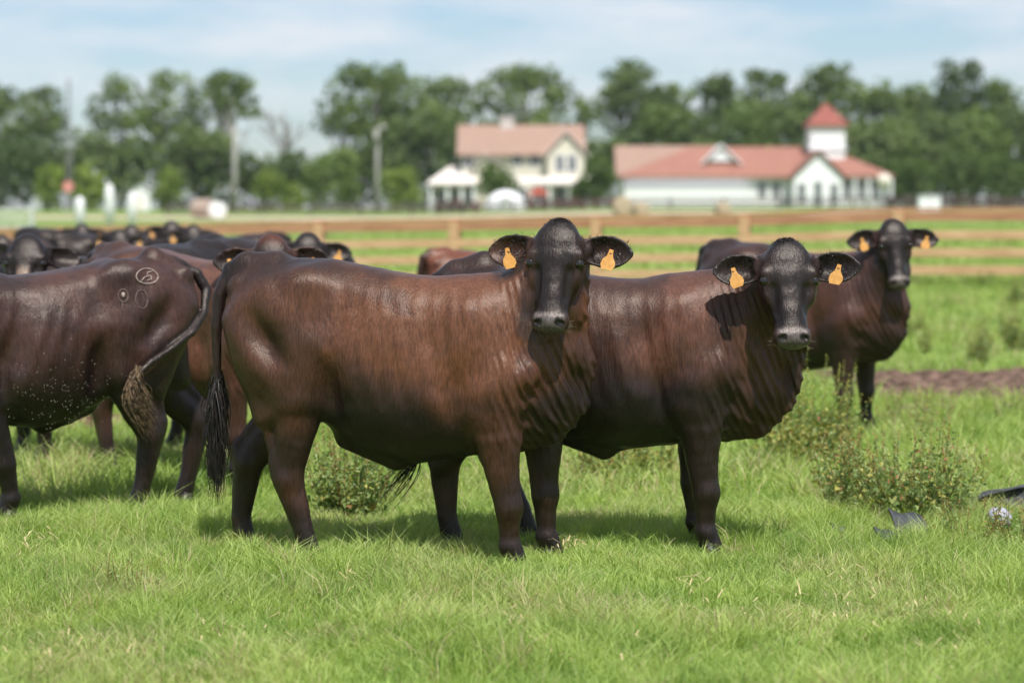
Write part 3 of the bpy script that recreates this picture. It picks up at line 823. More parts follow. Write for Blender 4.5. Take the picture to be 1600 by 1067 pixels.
# 4 left, rump with brands, faces left out of the frame
D4 = 12.35
tail4 = [(-.70, 0, 1.30), (-.76, 0, 1.285), (-.837, .02, 1.245), (-.879, .04, 1.157), (-.838, .12, 1.04), (-.746, .20, .947), (-.617, .27, .87), (-.499, .31, .807), (-.405, .33, .733), (-.385, .33, .70)]
TR4 = [(-.80, 1.24, .95, .09), (-.75, 1.285, .84, .15), (-.64, 1.325, .74, .215), (-.48, 1.335, .66, .25), (-.32, 1.315, .60, .265), (-.14, 1.28, .50, .305),
       (.06, 1.25, .47, .325), (.26, 1.235, .50, .30), (.42, 1.235, .52, .25), (.56, 1.22, .56, .20), (.68, 1.17, .64, .14), (.74, 1.08, .70, .08)]
cow4, sdf4 = make_cow('cow', 'dark cow at the left edge with branded rump and swinging tail, head cropped off', None,
    (at(60, D4), D4, 0), R(180 + 25), headat(-240, 430, 11.7), (-.55, -.2, -.8), (-.6, -.3, .6),
    legs=dict(
        ff=[(.37, .185, .80), (.32, .185, .60), (.27, .18, .45), (.225, .175, .30), (.195, .17, .15), (.215, .17, .06)],
        fn=[(.42, -.175, .80), (.40, -.175, .60), (.37, -.175, .46), (.35, -.17, .31), (.35, -.17, .15), (.375, -.17, .06)],
        hf=[(-.46, .165, .95), (-.40, .175, .72), (-.46, .175, .56), (-.54, .17, .43), (-.49, .17, .17), (-.46, .17, .06)],
        hn=[(-.54, -.165, .95), (-.62, -.165, .72), (-.76, -.165, .57), (-.90, -.165, .45), (-.84, -.165, .17), (-.81, -.165, .06)]),
    tail=tail4, tail_thick=.78, trunk=TR4,
    h=.0095, coat=dict(amt=.62, xf=.4, brown=(.066, .029, .021), lo=.55, hi=1.0, xb=-.3, xw=.6), seed=21, tuft=M_HAIR_BLOND, tuft_n=230, tuft_len=.31, tuft_w=.020, tuft_dir=(-.32, .05, -.94))
# 5 brown cow between them, head hidden behind the front cow's back, facing the camera
D5 = 13.9
cow5, _ = make_cow('cow', 'brown cow with a reddish poll showing just above the front cow\'s rump', None,
    (at(300, D5), D5, 0), R(-38), headat(423, 366, 13.35), (.02, -.30, -.95), (.02, -.95, .30),
    h=.012, coat=dict(amt=1.3, brown=(.090, .038, .023), lo=.45, hi=.8, poll=.8, red=(.085, .026, .014)), seed=31, wr=.8, ear_up=(-.02, -.02), neck_mid=(.66, -.02, 1.22))
# 6 black cow behind the branded one, head turned to the camera at the left
D6 = 15.0
cow6, _ = make_cow('cow', 'black cow facing the camera from behind the branded one, pale nose, ears back', None,
    (at(175, D6), D6, 0), R(180 + 35), headat(42, 363, 14.3), (.0, -.45, -.90), (.0, -.9, .45),
    h=.0125, coat=dict(amt=.12, blaze=.9), seed=41, wr=.8, ear_up=(.15, .40), ear_back=(.5, .5), tags=(False, False), neck_mid=(.64, 0, 1.17))
# 7 head beyond the front cow's rump
D7 = 18.2
cow7, _ = make_cow('cow', 'black cow mostly hidden, only poll and one tagged ear showing above the front one\'s back', None,
    (at(430, D7), D7, 0), R(-35), headat(482, 362, 17.7), (.0, -.35, -.92), (.1, -.9, .35),
    h=.015, coat=dict(amt=.1), seed=51, wr=.5)
# 8 red cow beyond, rump to the camera
D8 = 21.0
cow8, _ = make_cow('cow', 'red-brown cow beyond the front one, only its rounded rump showing', None,
    (at(782, D8), D8, -.02), R(30), (at(900, D8) , D8 + .9, 1.0), (.6, .3, -.8), (.6, .3, .6),
    h=.016, scale=.915, coat=dict(amt=1.4, black=(.018, .007, .005), brown=(.10, .032, .017), lo=.3, hi=.6, xw=1.5), seed=61, wr=.5)
# 9.. the herd by the fence, in soft focus
GH = 'cattle standing far behind by the wooden fence'
herd = [
    ('black cow by the fence, leftmost of the far ones facing the camera', 30.0, 120, 128, 348, -10, .1, 60),
    ('black cow of the far herd with two orange ear tags, low behind the dark back', 26.5, 190, 187, 357, 20, .1, 61),
    ('brownish cow of the far herd standing side-on before the fence rail', 28.5, 240, 205, 350, 165, .8, 62),
    ('black cow of the far herd with its head in line with the fence', 27.5, 290, 268, 344, -30, .15, 63),
    ('grey-black cow of the far herd, rightmost face with a yellow tag', 26.8, 345, 302, 350, 200, .25, 64),
    ('reddish cow cut off by the left edge far behind', 25.0, -15, 2, 366, 15, .9, 65),
]
for (lb, Dd, bx, hx, hy, yw, am, sdv) in herd:
    hpz = headat(hx, hy, Dd - .75)
    hz = gz(at(bx, Dd), Dd)
    make_cow('cow', lb, GH, (at(bx, Dd), Dd, hz), R(yw), hpz, (.0, -.35, -.93), (.05, -.93, .35),
             h=.021, scale=.94, coat=dict(amt=am), seed=sdv, wr=0, tuft_n=40, ear_back=(.1, .1))

# ---- brand marks and flies on the branded cow: laid on its hide by finding the surface
def hide_point(sdf, X, Z, side=1):
    ys = np.linspace(.5, .0, 260) * side
    d = sdf(np.stack([np.full(260, X), ys, np.full(260, Z)], 1))
    i = int(np.argmax(d < .0)) if (d < 0).any() else 200
    return np.array((X, ys[i], Z))
M_BRAND = noisy('brand_scar', (.24, .17, .14), (.40, .32, .28), 60, .6)
M_BRAND2 = noisy('brand_scar_dark', (.07, .045, .035), (.16, .11, .09), 50, .6)
L4 = lambda px, py: (-((px - 60) / 303 - .4226 * .24) / .906, 1.59 - (py - 325) / 303)
def brand(curves, mat, w, lab):
    mb = MB()
    for cv in curves:
        pts = []
        for px, py in cv:
            X, Z = L4(px, py); p = hide_point(sdf4, X, Z)
            g = sdf4.grad(p[None])[0]
            pts.append(p + g * .0045)
        mb.tube(pts, [w] * len(pts), 6)
    o = mb.build('brand_mark', mat, cow4, True)
    o['label'] = lab
circ = lambda cx, cy, rx, ry, n=26: [(cx + rx * math.cos(t), cy + ry * math.sin(t)) for t in np.linspace(0, 2 * math.pi, n)]
brand([circ(228, 431, 17, 11.5), [(217, 439), (224, 432), (231, 431)], [(238, 424), (230, 425), (228, 429), (234, 431), (234, 436), (228, 437)]], M_BRAND, .0028, 'pale ring brand with a figure inside it')
brand([circ(192, 460, 6.5, 10), [(191, 470), (189, 480), (190, 484)]], M_BRAND2, .003, 'small oval brand with a tail')
brand([circ(217, 466, 8.5, 14)], M_BRAND2, .003, 'larger oval brand')
mb = MB(); rb = random.Random(4)
X, Z = L4(192, 459)
mb.tube([hide_point(sdf4, X, Z + .014) + np.array((0, .002, 0)), hide_point(sdf4, X, Z - .012) + np.array((0, .002, 0))], [.009, .009], 8)
mb.build('brand_scar', M_BRAND, cow4, True)
mb = MB()
for i in range(190):
    px = rb.gauss(105, 48); py = 610 + rb.gauss(0, 34) + abs(px - 100) * .15
    if px < 2 or px > 215 or py > 690: continue
    X, Z = L4(px, py); p = hide_point(sdf4, X, max(Z, .55)); p[2] = Z
    p = p + np.array((0, rb.uniform(.004, .10), 0))
    d = np.array((rb.gauss(0, 1), rb.gauss(0, .4), rb.gauss(0, 1.6) + 1.2)); d = d / np.linalg.norm(d) * rb.uniform(.0012, .003)
    mb.tube([p - d, p, p + d], [.0005, .0013, .0005], 4)
fl = mb.build('flies', noisy('fly_wing', (.30, .27, .21), (.45, .41, .32), 40, .4), None)
fl.matrix_world = Matrix.Translation(cow4.location) @ Matrix.Rotation(cow4.rotation_euler[2], 4, 'Z')
tag(fl, 'pale specks of flies swarming at the belly of the branded cow', 'flies', None, 'stuff')
# ------------------------------------------------------------------ ground
def ground_material():
    m, nt, b = newmat('ground_turf')
    L = nt.links.new
    t = N(nt, 'ShaderNodeTexCoord')
    n1 = N(nt, 'ShaderNodeTexNoise'); n1.inputs['Scale'].default_value = 0.9; n1.inputs['Detail'].default_value = 6
    n2 = N(nt, 'ShaderNodeTexNoise'); n2.inputs['Scale'].default_value = 22; n2.inputs['Detail'].default_value = 4
    n3 = N(nt, 'ShaderNodeTexNoise'); n3.inputs['Scale'].default_value = 0.05; n3.inputs['Detail'].default_value = 5
    for n in (n1, n2, n3): L(t.outputs['Object'], n.inputs['Vector'])
    r1 = N(nt, 'ShaderNodeValToRGB')
    for p, c in ((.30, (.13, .20, .045)), (.50, (.17, .25, .060)), (.70, (.23, .27, .09))):
        e = r1.color_ramp.elements.new(p); e.color = (*c, 1)
    r1.color_ramp.elements.remove(r1.color_ramp.elements[0]); r1.color_ramp.elements.remove(r1.color_ramp.elements[-1])
    ad = N(nt, 'ShaderNodeMath', operation='MULTIPLY_ADD'); ad.inputs[1].default_value = .5
    L(n1.outputs['Fac'], ad.inputs[0])
    ml = N(nt, 'ShaderNodeMath', operation='MULTIPLY'); ml.inputs[1].default_value = .5; L(n3.outputs['Fac'], ml.inputs[0]); L(ml.outputs[0], ad.inputs[2])
    L(ad.outputs[0], r1.inputs[0])
    mr = N(nt, 'ShaderNodeMapRange'); mr.inputs[1].default_value = .3; mr.inputs[2].default_value = .7; mr.inputs[3].default_value = .6; mr.inputs[4].default_value = 1.3
    L(n2.outputs['Fac'], mr.inputs[0])
    mu = N(nt, 'ShaderNodeMix', data_type='RGBA', blend_type='MULTIPLY'); mu.inputs[0].default_value = 1
    L(r1.outputs[0], mu.inputs[6]); L(mr.outputs[0], mu.inputs[7]); L(mu.outputs[2], b.inputs['Base Color'])
    b.inputs['Roughness'].default_value = .9; b.inputs['Specular IOR Level'].default_value = .15
    return m
ys = np.concatenate([np.arange(1.5, 60, .3), 60 * 1.045 ** np.arange(0, 58)])
us = np.linspace(-1, 1, 141)
GX = us[None, :] * (14 + ys[:, None] * .75); GY = np.repeat(ys[:, None], len(us), 1)
GZ = ground_z(GX, GY)
ii = np.arange(len(ys) - 1)[:, None] * len(us) + np.arange(len(us) - 1)[None]
q = np.stack([ii, ii + 1, ii + 1 + len(us), ii + len(us)], -1).reshape(-1, 4)
tag(np_mesh('ground', np.stack([GX, GY, GZ], -1).reshape(-1, 3), [q], ground_material()), kind='structure')

def dirt(name, x0, x1, y0, y1, seed, col1, col2, h=.05, lump=.05):
    X, Y = np.meshgrid(np.arange(x0, x1, .035), np.arange(y0, y1, .035), indexing='ij')
    u = (X - x0) / (x1 - x0) * 2 - 1; v = (Y - y0) / (y1 - y0) * 2 - 1
    P = np.stack([X, Y], -1).reshape(-1, 2)
    e = (fbm(P, 1.6, seed, 3).reshape(X.shape) - .5) * 1.0
    m = sstep(1.0, .72, np.maximum(np.abs(u), np.abs(v)) + e * .7)
    lm = (fbm(P, 9, seed + 1, 3).reshape(X.shape) - .5) * lump * 2 + np.abs(fbm(P, 24, seed + 2, 2).reshape(X.shape) - .5) * lump * 1.2
    Z = ground_z(X, Y) - .05 + m * (h + .05 + lm)
    n = X.shape
    ii = np.arange(n[0] - 1)[:, None] * n[1] + np.arange(n[1] - 1)[None]
    q = np.stack([ii, ii + n[1], ii + n[1] + 1, ii + 1], -1).reshape(-1, 4)
    o = np_mesh(name, np.stack([X, Y, Z], -1).reshape(-1, 3), [q], noisy('dirt', col1, col2, 9, .95, .01, detail=8, spec=.1))
    return tag(o, kind='structure')
dirt('dirt_patch', 2.35, 8.2, 17.7, 22.8, 5, (.045, .028, .020), (.19, .125, .095))
dirt('bare_soil', at(70, 17.5), at(200, 17.5), 16.7, 18.4, 9, (.09, .05, .03), (.22, .15, .09), .02, .02)
def on_dirt(x, y):
    a = (x > 2.7) & (x < 8) & (y > 18.5 + np.clip(4.4 - x, 0, 2) * .8) & (y < 22.1)
    b = (x > at(85, 17.5)) & (x < at(185, 17.5)) & (y > 17.0) & (y < 18.1)
    return a | b
# pale dirt road running across, far behind the fence
def strip(name, pts, w, mat, dz=.012):
    V = []; F = []
    for i, (x, y) in enumerate(pts):
        V += [(x, y - w / 2, gz(x, y - w / 2) + dz), (x, y + w / 2, gz(x, y + w / 2) + dz)]
        if i: b = 2 * i; F.append((b - 2, b, b + 1, b - 1))
    return tag(np_mesh(name, np.array(V), [np.array(F)], mat), kind='structure')
M_ROAD = noisy('pale_road', (.40, .33, .24), (.54, .46, .35), 1.5, .95, spec=.1)
strip('road', [(x, 168 - x * .35) for x in np.arange(-50, 60, 2.5)], 16, M_ROAD, .02)

# ------------------------------------------------------------------ wooden fence behind the herd
M_WOOD = noisy('fence_wood', (.42, .25, .13), (.60, .40, .23), 5, .75, .002, stretch=(.3, 1, 6), detail=5, spec=.25)
M_WOODT = noisy('fence_top_wood', (.30, .14, .075), (.46, .25, .14), 4, .7, .002, stretch=(.3, 1, 6), detail=5, spec=.3)
F0 = np.array((-11.9, 44.4)); F1 = np.array((14.2, 35.0))
fl_ = np.linalg.norm(F1 - F0); fd = (F1 - F0) / fl_; fang = math.atan2(fd[1], fd[0])
fence = tag(empty('wooden_fence', (F0[0], F0[1], 0)), 'orange-brown four-rail wooden fence running across behind the cattle', 'fence')
post_x = [at(712, 40.2)]
step = 2.48
off0 = (np.array((at(712, 40.2), 0))[0] - F0[0]) / fd[0]
t0 = off0 % step
rf = random.Random(2)
ts = []
t = t0 - step
while t < fl_:
    ts.append(t); t += step
for i, t in enumerate(ts):
    p = F0 + fd * t; z = gz(*p)
    mb = MB(); mb.box(-.085, .085, -.135, .06, -.3, 1.17 + rf.uniform(-.01, .02))
    o = mb.build('post', M_WOOD, fence, bevel=.008)
    o.location = (p[0] - F0[0], p[1] - F0[1], z); o.rotation_euler = (0, rf.uniform(-.01, .01), fang)
for i in range(len(ts) - 1):
    a = F0 + fd * ts[i]; b = F0 + fd * ts[i + 1]; za = gz(*a); zb = gz(*b)
    nrm = np.array((fd[1], -fd[0])) * .085
    for k, (hh, th) in enumerate(((.25, .135), (.52, .135), (.80, .135))):
        j = [rf.uniform(-.012, .012) for _ in range(2)]
        mb = MB(); mb.bar((a[0] - F0[0] + nrm[0], a[1] - F0[1] + nrm[1], za + hh + j[0]), (b[0] - F0[0] + nrm[0] - fd[0] * .006, b[1] - F0[1] + nrm[1] - fd[1] * .006, zb + hh + j[1]), .04, th)
        mb.build('rail', M_WOOD, fence, bevel=.005)
    mb = MB(); mb.bar((a[0] - F0[0], a[1] - F0[1], za + 1.20), (b[0] - F0[0] - fd[0] * .006, b[1] - F0[1] - fd[1] * .006, zb + 1.20), .20, .045)
    mb.build('cap_board', M_WOODT, fence, bevel=.006)
    mb = MB(); mb.bar((a[0] - F0[0] + nrm[0], a[1] - F0[1] + nrm[1], za + 1.09), (b[0] - F0[0] + nrm[0] - fd[0] * .006, b[1] - F0[1] + nrm[1] - fd[1] * .006, zb + 1.09), .04, .15)
    mb.build('top_rail', M_WOODT, fence, bevel=.005)

# ------------------------------------------------------------------ far fences
def far_fence(label, x0, x1, yf, hts, mat, ph, sp=3.0, w=.14, name='board_fence'):
    r = tag(empty(name, (x0, yf(x0), 0)), label, 'fence')
    n = int((x1 - x0) / sp)
    for i in range(n + 1):
        x = x0 + i * sp; y = yf(x); z = gz(x, y)
        mb = MB(); mb.box(-.08, .08, -.08, .08, -.3, ph); o = mb.build('post', mat, r); o.location = (x - x0, y - yf(x0), z)
        if i < n:
            x2 = x + sp; y2 = yf(x2)
            mb = MB()
            for hh in hts:
                mb.bar((x - x0, y - yf(x0) - .11, z + hh), (x2 - x0 - .01, y2 - yf(x0) - .11, gz(x2, y2) + hh), .04, w)
            mb.build('rails', mat, r)
    return r
M_PALEF = noisy('pale_fence', (.42, .45, .44), (.6, .62, .6), 2, .7)
M_DARKF = noisy('dark_fence', (.05, .035, .035), (.11, .075, .07), 2, .8)
far_fence('grey-white rail fence far behind at the left edge', at(-60, 118), at(128, 118), lambda x: 118 - x * .1, (.35, .75, 1.15), M_PALEF, 1.25)
far_fence('dark rail fence across the paddock far beyond the wooden one', at(230, 185), at(1660, 185), lambda x: 188 - x * .25, (.25, .55, .85), M_DARKF, .95, 4.0)

# ------------------------------------------------------------------ buildings
S = 16.43                                        # photo pixels per metre at 230 m
BD = 230.0
M_CREAM = noisy('cream_siding', (.58, .54, .44), (.66, .62, .52), 2, .7, .01, stretch=(.2, .2, 8))
M_WHITE = noisy('white_paint', (.72, .73, .74), (.80, .80, .80), 1.2, .6, .008, stretch=(.2, .2, 8))
M_TRIM = noisy('trim', (.66, .60, .55), (.74, .68, .62), 2, .6)
M_ROOFT = noisy('tan_shingles', (.26, .165, .125), (.34, .225, .175), 3, .85, .02, stretch=(1, 1, 5))
M_ROOFR = noisy('red_roof', (.24, .105, .075), (.32, .15, .11), 2, .7, .02, stretch=(1, 1, 5))
M_ROOFD = noisy('dark_red_roof', (.20, .055, .04), (.28, .085, .06), 2, .7, .02)
M_GLASS = noisy('window_glass', (.03, .04, .05), (.09, .10, .12), 1, .12, spec=.6)
M_STONE = noisy('chimney_stone', (.45, .40, .38), (.6, .55, .52), 4, .9)
def win(parent, x, y, z, w, h, frame=M_WHITE, arch=False):
    mb = MB(); e = .09
    mb.box(x - w / 2 - e, x - w / 2, y - .07, y + .02, z - e, z + h + e); mb.box(x + w / 2, x + w / 2 + e, y - .07, y + .02, z - e, z + h + e)
    mb.box(x - w / 2, x + w / 2, y - .07, y + .02, z - e, z); mb.box(x - w / 2, x + w / 2, y - .07, y + .02, z + h, z + h + e)
    mb.box(x - .025, x + .025, y - .055, y - .012, z, z + h); mb.box(x - w / 2, x - .025, y - .05, y - .012, z + h * .5 - .02, z + h * .5 + .02); mb.box(x + .025, x + w / 2, y - .05, y - .012, z + h * .5 - .02, z + h * .5 + .02)
    f = mb.build('window', frame, parent)
    mb = MB(); mb.box(x - w / 2, x + w / 2, y - .010, y - .004, z, z + h); mb.build('pane', M_GLASS, f)
def slope_roof(mb, x0, x1, y0, y1, ze, zr, t=.14, hipl=0, hipr=0):
    """ridge along x, eaves at y0/y1"""
    ym = (y0 + y1) / 2
    for (ya, yb) in ((y0, ym), (y1, ym)):
        vs = [(x0, ya, ze), (x1, ya, ze), (x1 - hipr, yb, zr), (x0 + hipl, yb, zr)]
        vs += [(a, b, c - t) for a, b, c in vs]
        mb.add(vs, [(0, 1, 2, 3), (7, 6, 5, 4), (0, 4, 5, 1), (1, 5, 6, 2), (2, 6, 7, 3), (3, 7, 4, 0)])
    for h_, xa, sg in ((hipl, x0, 1), (hipr, x1, -1)):
        if h_:
            vs = [(xa, y0, ze), (xa, y1, ze), (xa + sg * h_, ym, zr)]; vs += [(a, b, c - t) for a, b, c in vs]
            mb.add(vs, [(0, 1, 2), (5, 4, 3), (0, 3, 4, 1), (1, 4, 5, 2), (2, 5, 3, 0)])
def gable_y(mb, x0, x1, y0, y1, ze, zr, t=.12):
    """ridge along y"""
    xm = (x0 + x1) / 2
    for xa in (x0, x1):
        vs = [(xa, y0, ze), (xa, y1, ze), (xm, y1, zr), (xm, y0, zr)]; vs += [(a, b, c - t) for a, b, c in vs]
        mb.add(vs, [(0, 1, 2, 3), (7, 6, 5, 4), (0, 4, 5, 1), (1, 5, 6, 2), (2, 6, 7, 3), (3, 7, 4, 0)])
hx = at(815, BD); hz_ = gz(hx, BD) - .1
house = tag(empty('farmhouse', (hx, BD, hz_)), 'two-storey cream farmhouse with tan gabled roof and porches', 'house')
X_ = lambda px: (px - 815) / S
Zh = lambda py: (327 - py) / S
mb = MB()
mb.box(X_(722), X_(908), 0, 8.0, -.5, 5.2)
for xs_ in (X_(722), X_(908)):
    mb.prism([(0, 5.2), (8.0, 5.2), (4.0, 7.85)], xs_ - .12 if xs_ > 0 else xs_, xs_ if xs_ > 0 else xs_ + .12, 0)
mb.box(X_(856), X_(912), -1.6, -.003, -.5, 5.2); mb.prism([(X_(856), 5.2), (X_(912), 5.2), (X_(884), 7.0)], -1.6, 2.0, 1)
mb.box(X_(742), X_(770), -.8, -.003, 2.6, 4.0); mb.prism([(X_(742), 4.0), (X_(770), 4.0), (X_(756), 5.0)], -.8, -.003, 1)
mb.build('wall', M_CREAM, house)
mb = MB(); slope_roof(mb, X_(714), X_(915), -.6, 8.6, 5.25, 8.15); rf_ = mb.build('roof', M_ROOFT, house)
mb = MB(); mb.box(X_(781), X_(803), 3.4, 4.6, 7.7, 8.75); mb.box(X_(779), X_(805), 3.3, 4.7, 8.75, 8.9); mb.build('chimney', M_STONE, rf_)
mb = MB(); gable_y(mb, X_(848), X_(920), -2.0, 3.2, 5.05, 7.4); mb.build('gable_roof', M_TRIM, house)
mb = MB(); gable_y(mb, X_(735), X_(777), -1.2, .6, 3.85, 5.35); mb.build('gable_roof', M_TRIM, house)
def porch(x0, x1, y0, ztop, zlow, cols):
    mb = MB(); vs = [(x0, y0, zlow), (x1, y0, zlow), (x1, -.003 if y0 > -2 else -1.603, ztop), (x0, -.003 if y0 > -2 else -1.603, ztop)]
    vs += [(a, b, c - .22) for a, b, c in vs]
    mb.add(vs, [(0, 1, 2, 3), (7, 6, 5, 4), (0, 4, 5, 1), (1, 5, 6, 2), (2, 6, 7, 3), (3, 7, 4, 0)]); mb.build('porch_roof', M_TRIM, house)
    for c in cols:
        mb = MB(); mb.tube([(c, y0 + .3, -.3), (c, y0 + .3, zlow - .2)], [.16, .14], 10); mb.build('porch_column', M_WHITE, house)
porch(X_(800), X_(918), -3.6, 3.1, 2.55, [X_(803), X_(830), X_(858), X_(888), X_(914)])
mb = MB(); mb.box(X_(680), X_(721), 0, 6, -.5, 2.5); mb.build('side_wing', M_CREAM, house)
mb = MB(); slope_roof(mb, X_(668), X_(745), -2.4, 6.4, 2.5, 4.1, .16, 2.0, 0.01); mb.build('wing_roof', M_TRIM, house)
for c in (X_(674), X_(700), X_(722), X_(741)):
    mb = MB(); mb.tube([(c, -2.0, -.3), (c, -2.0, 2.4)], [.18, .15], 10); mb.build('porch_column', M_WHITE, house)
for (px, py, w, h_, yy) in ((836, 258, 1.0, 1.2, 0), (808, 258, .9, 1.2, 0), (732, 262, .8, 1.1, 0), (874, 268, .8, 1.5, -1.6), (893, 268, .8, 1.5, -1.6), (840, 316, 1.1, 1.6, 0), (815, 318, 1.0, 1.5, 0), (874, 316, 1.0, 1.6, -1.6), (894, 316, 1.0, 1.6, -1.6), (692, 318, 1.1, 1.4, 0), (712, 318, .8, 1.6, 0), (735, 318, 1.0, 1.7, 0)):
    win(house, X_(px), yy - .003, Zh(py), w, h_)
# ---- long white building with red roofs and a small tower
cx_ = at(1180, BD); cz_ = gz(cx_, BD) - .05
church = tag(empty('white_hall', (cx_, BD, cz_)), 'long low white building with red roof, gabled entry and square belfry', 'building')
X_ = lambda px: (px - 1180) / S
Zc = lambda py: (322.5 - py) / S
mb = MB(); mb.box(X_(974), X_(1236), 0, 7.5, -.6, 2.95)
mb.prism([(X_(1234), 2.8), (X_(1308), 2.8), (X_(1271), 5.0)], -3.0, 2.0, 1); mb.box(X_(1234), X_(1308), -3.0, -.003, -.6, 2.8)
mb.box(X_(1308) + .003, X_(1376), -.8, 7.5, -.6, 2.9)
mb.prism([(X_(1106), 4.35), (X_(1149), 4.35), (X_(1127.5), 5.55)], .9, 3.0, 1)
mb.build('wall', M_WHITE, church)
mb = MB(); mb.box(X_(974), X_(1168), -1.5, -.003, -.6, 1.75); mb.box(X_(972), X_(1170), -1.6, .0, 1.753, 1.86)
mb.build('lean_to', M_WHITE, church)
mb = MB(); slope_roof(mb, X_(966), X_(1290), -.7, 8.2, 2.9, 5.75, .2, 7.0, 0.01); mb.build('roof', M_ROOFR, church)
mb = MB(); slope_roof(mb, X_(1262), X_(1392), -1.5, 8.2, 2.95, 5.6, .2, 0.01, 5.6); mb.build('wing_roof', M_ROOFR, church)
mb = MB(); gable_y(mb, X_(1226), X_(1316), -3.4, 3.4, 2.75, 5.35, .16); mb.build('entry_roof', M_ROOFR, church)
mb = MB(); gable_y(mb, X_(1096), X_(1159), .6, 3.6, 4.15, 5.95, .18); mb.build('dormer_roof', M_WHITE, church)
tw = MB(); tw.box(X_(1268), X_(1322), 1.4, 5.0, 4.0, 7.85); tw.box(X_(1264), X_(1326), 1.2, 5.2, 5.4, 5.6)
tower = tw.build('belfry', M_WHITE, church)
tw = MB()
a_, b_ = X_(1262), X_(1328)
vs = [(a_, 1.0, 7.8), (b_, 1.0, 7.8), (b_, 5.4, 7.8), (a_, 5.4, 7.8), ((a_ + b_) / 2, 3.2, 10.0), (a_, 1.0, 7.65), (b_, 1.0, 7.65), (b_, 5.4, 7.65), (a_, 5.4, 7.65)]
tw.add(vs, [(0, 1, 4), (1, 2, 4), (2, 3, 4), (3, 0, 4), (5, 6, 1, 0), (6, 7, 2, 1), (7, 8, 3, 2), (8, 5, 0, 3), (8, 7, 6, 5)])
tw.build('spire', M_ROOFD, tower)
for px in (1246, 1271, 1296): win(church, X_(px), -3.003, .4 if px != 1271 else .1, .62, 1.7 if px != 1271 else 2.2, M_PALEF)
for px in (1320, 1342, 1364): win(church, X_(px), -.803, .75, .72, 1.7)
for px in (1190, 1212): win(church, X_(px), -.003, .9, .7, 1.3, M_PALEF)
for i, px in enumerate((1312, 1332, 1353, 1374, 1388)):
    mb = MB(); mb.tube([(X_(px), -1.35, -.4), (X_(px), -1.35, 2.75)], [.13, .12], 10); mb.build('porch_column', M_WHITE, church)
# tan roofed building behind its left end
bx_ = at(1040, 246); hall2 = tag(empty('barn', (bx_, 246, gz(bx_, 246))), 'tan-roofed building just behind the left end of the white hall', 'building')
mb = MB(); mb.box(-4.6, 5.2, 0, 7, -.6, 3.2); mb.prism([(0, 3.2), (7, 3.2), (3.5, 5.6)], -4.6, 5.2, 0); mb.build('wall', M_WHITE, hall2)
mb = MB(); slope_roof(mb, -5.1, 5.8, -.5, 7.5, 3.15, 6.15, .2); mb.build('roof', M_ROOFT, hall2)
for x_ in (-3, 0, 3): win(hall2, x_, -.003, 1.0, .9, 1.3)

# ------------------------------------------------------------------ small far things
def gpos(px, D, dz=0): x = at(px, D); return (x, D, gz(x, D) + dz)
t = tag(empty('dome_tent', gpos(790, 205)), 'low white dome-shaped tent on the grass before the farmhouse', 'tent')
mb = MB(); n = 28; V = []; 
rings = [(1.75, 0), (1.74, .35), (1.6, .85), (1.25, 1.3), (.75, 1.6), (.3, 1.72)]
for (r, z) in rings:
    for k in range(n): V.append((r * math.cos(k * 2 * math.pi / n) * (1 + .02 * math.cos(8 * k * 2 * math.pi / n)), r * math.sin(k * 2 * math.pi / n), z))
V.append((0, 0, 1.75)); F = []
for i in range(len(rings) - 1):
    for k in range(n): F.append((i * n + k, i * n + (k + 1) % n, (i + 1) * n + (k + 1) % n, (i + 1) * n + k))
for k in range(n): F.append(((len(rings) - 1) * n + k, (len(rings) - 1) * n + (k + 1) % n, len(V) - 1))
mb.add(V, F); mb.build('canopy', M_WHITE, t, True)
mb = MB(); mb.prism([(-.5, 0), (.5, 0), (.5, .9), (.3, 1.25), (-.3, 1.25), (-.5, .9)], -1.85, -1.55, 1); mb.build('door_flap', M_PALEF, t)
t = tag(empty('canopy', gpos(841, 212)), 'small red canopy on poles before the farmhouse porch', 'canopy')
mb = MB(); mb.add([(-.9, -.9, 1.45), (.9, -.9, 1.45), (.9, .9, 1.45), (-.9, .9, 1.45), (0, 0, 2.0), (-.9, -.9, 1.2), (.9, -.9, 1.2), (.9, .9, 1.2), (-.9, .9, 1.2)], [(0, 1, 4), (1, 2, 4), (2, 3, 4), (3, 0, 4), (5, 6, 1, 0), (6, 7, 2, 1), (7, 8, 3, 2), (8, 5, 0, 3)])
mb.build('cover', noisy('red_cloth', (.28, .05, .03), (.36, .08, .05), 3, .8), t)
for a in (-.85, .85):
    for b in (-.85, .85):
        mb = MB(); mb.tube([(a, b, 0), (a, b, 1.4)], [.03, .03], 6); mb.build('pole', M_PALEF, t)
def bale(px, D, r, L, mat, label, yaw=0., name='hay_bale', dz=0):
    mb = MB(); n = 28
    prof = [(0, -.5), (.6, -.5), (.88, -.49), (.97, -.46), (1, -.40), (1, .40), (.97, .46), (.88, .49), (.6, .5), (0, .5)]
    V = []; rr = random.Random(px)
    for (q, s_) in prof:
        for k in range(n):
            a = k * 2 * math.pi / n; w = q * r * (1 + rr.uniform(-.01, .01)); V.append((w * math.cos(a), s_ * L, r + w * math.sin(a) - .04))
    F = [(i * n + k, i * n + (k + 1) % n, (i + 1) * n + (k + 1) % n, (i + 1) * n + k) for i in range(len(prof) - 1) for k in range(n)]
    mb.add(V, F); o = mb.build(name, mat, None, True); o.location = gpos(px, D, dz); o.rotation_euler = (0, 0, yaw)
    return tag(o, label, 'hay bale')
M_WRAP = noisy('bale_wrap', (.66, .66, .64), (.76, .76, .74), 3, .45, .01)
M_HAY = noisy('hay', (.32, .24, .15), (.50, .40, .28), 14, .9, .03, stretch=(1, 5, 1))
bale(340, 172, .62, 1.2, M_WRAP, 'white-wrapped round bale beside the pale pole', .2)
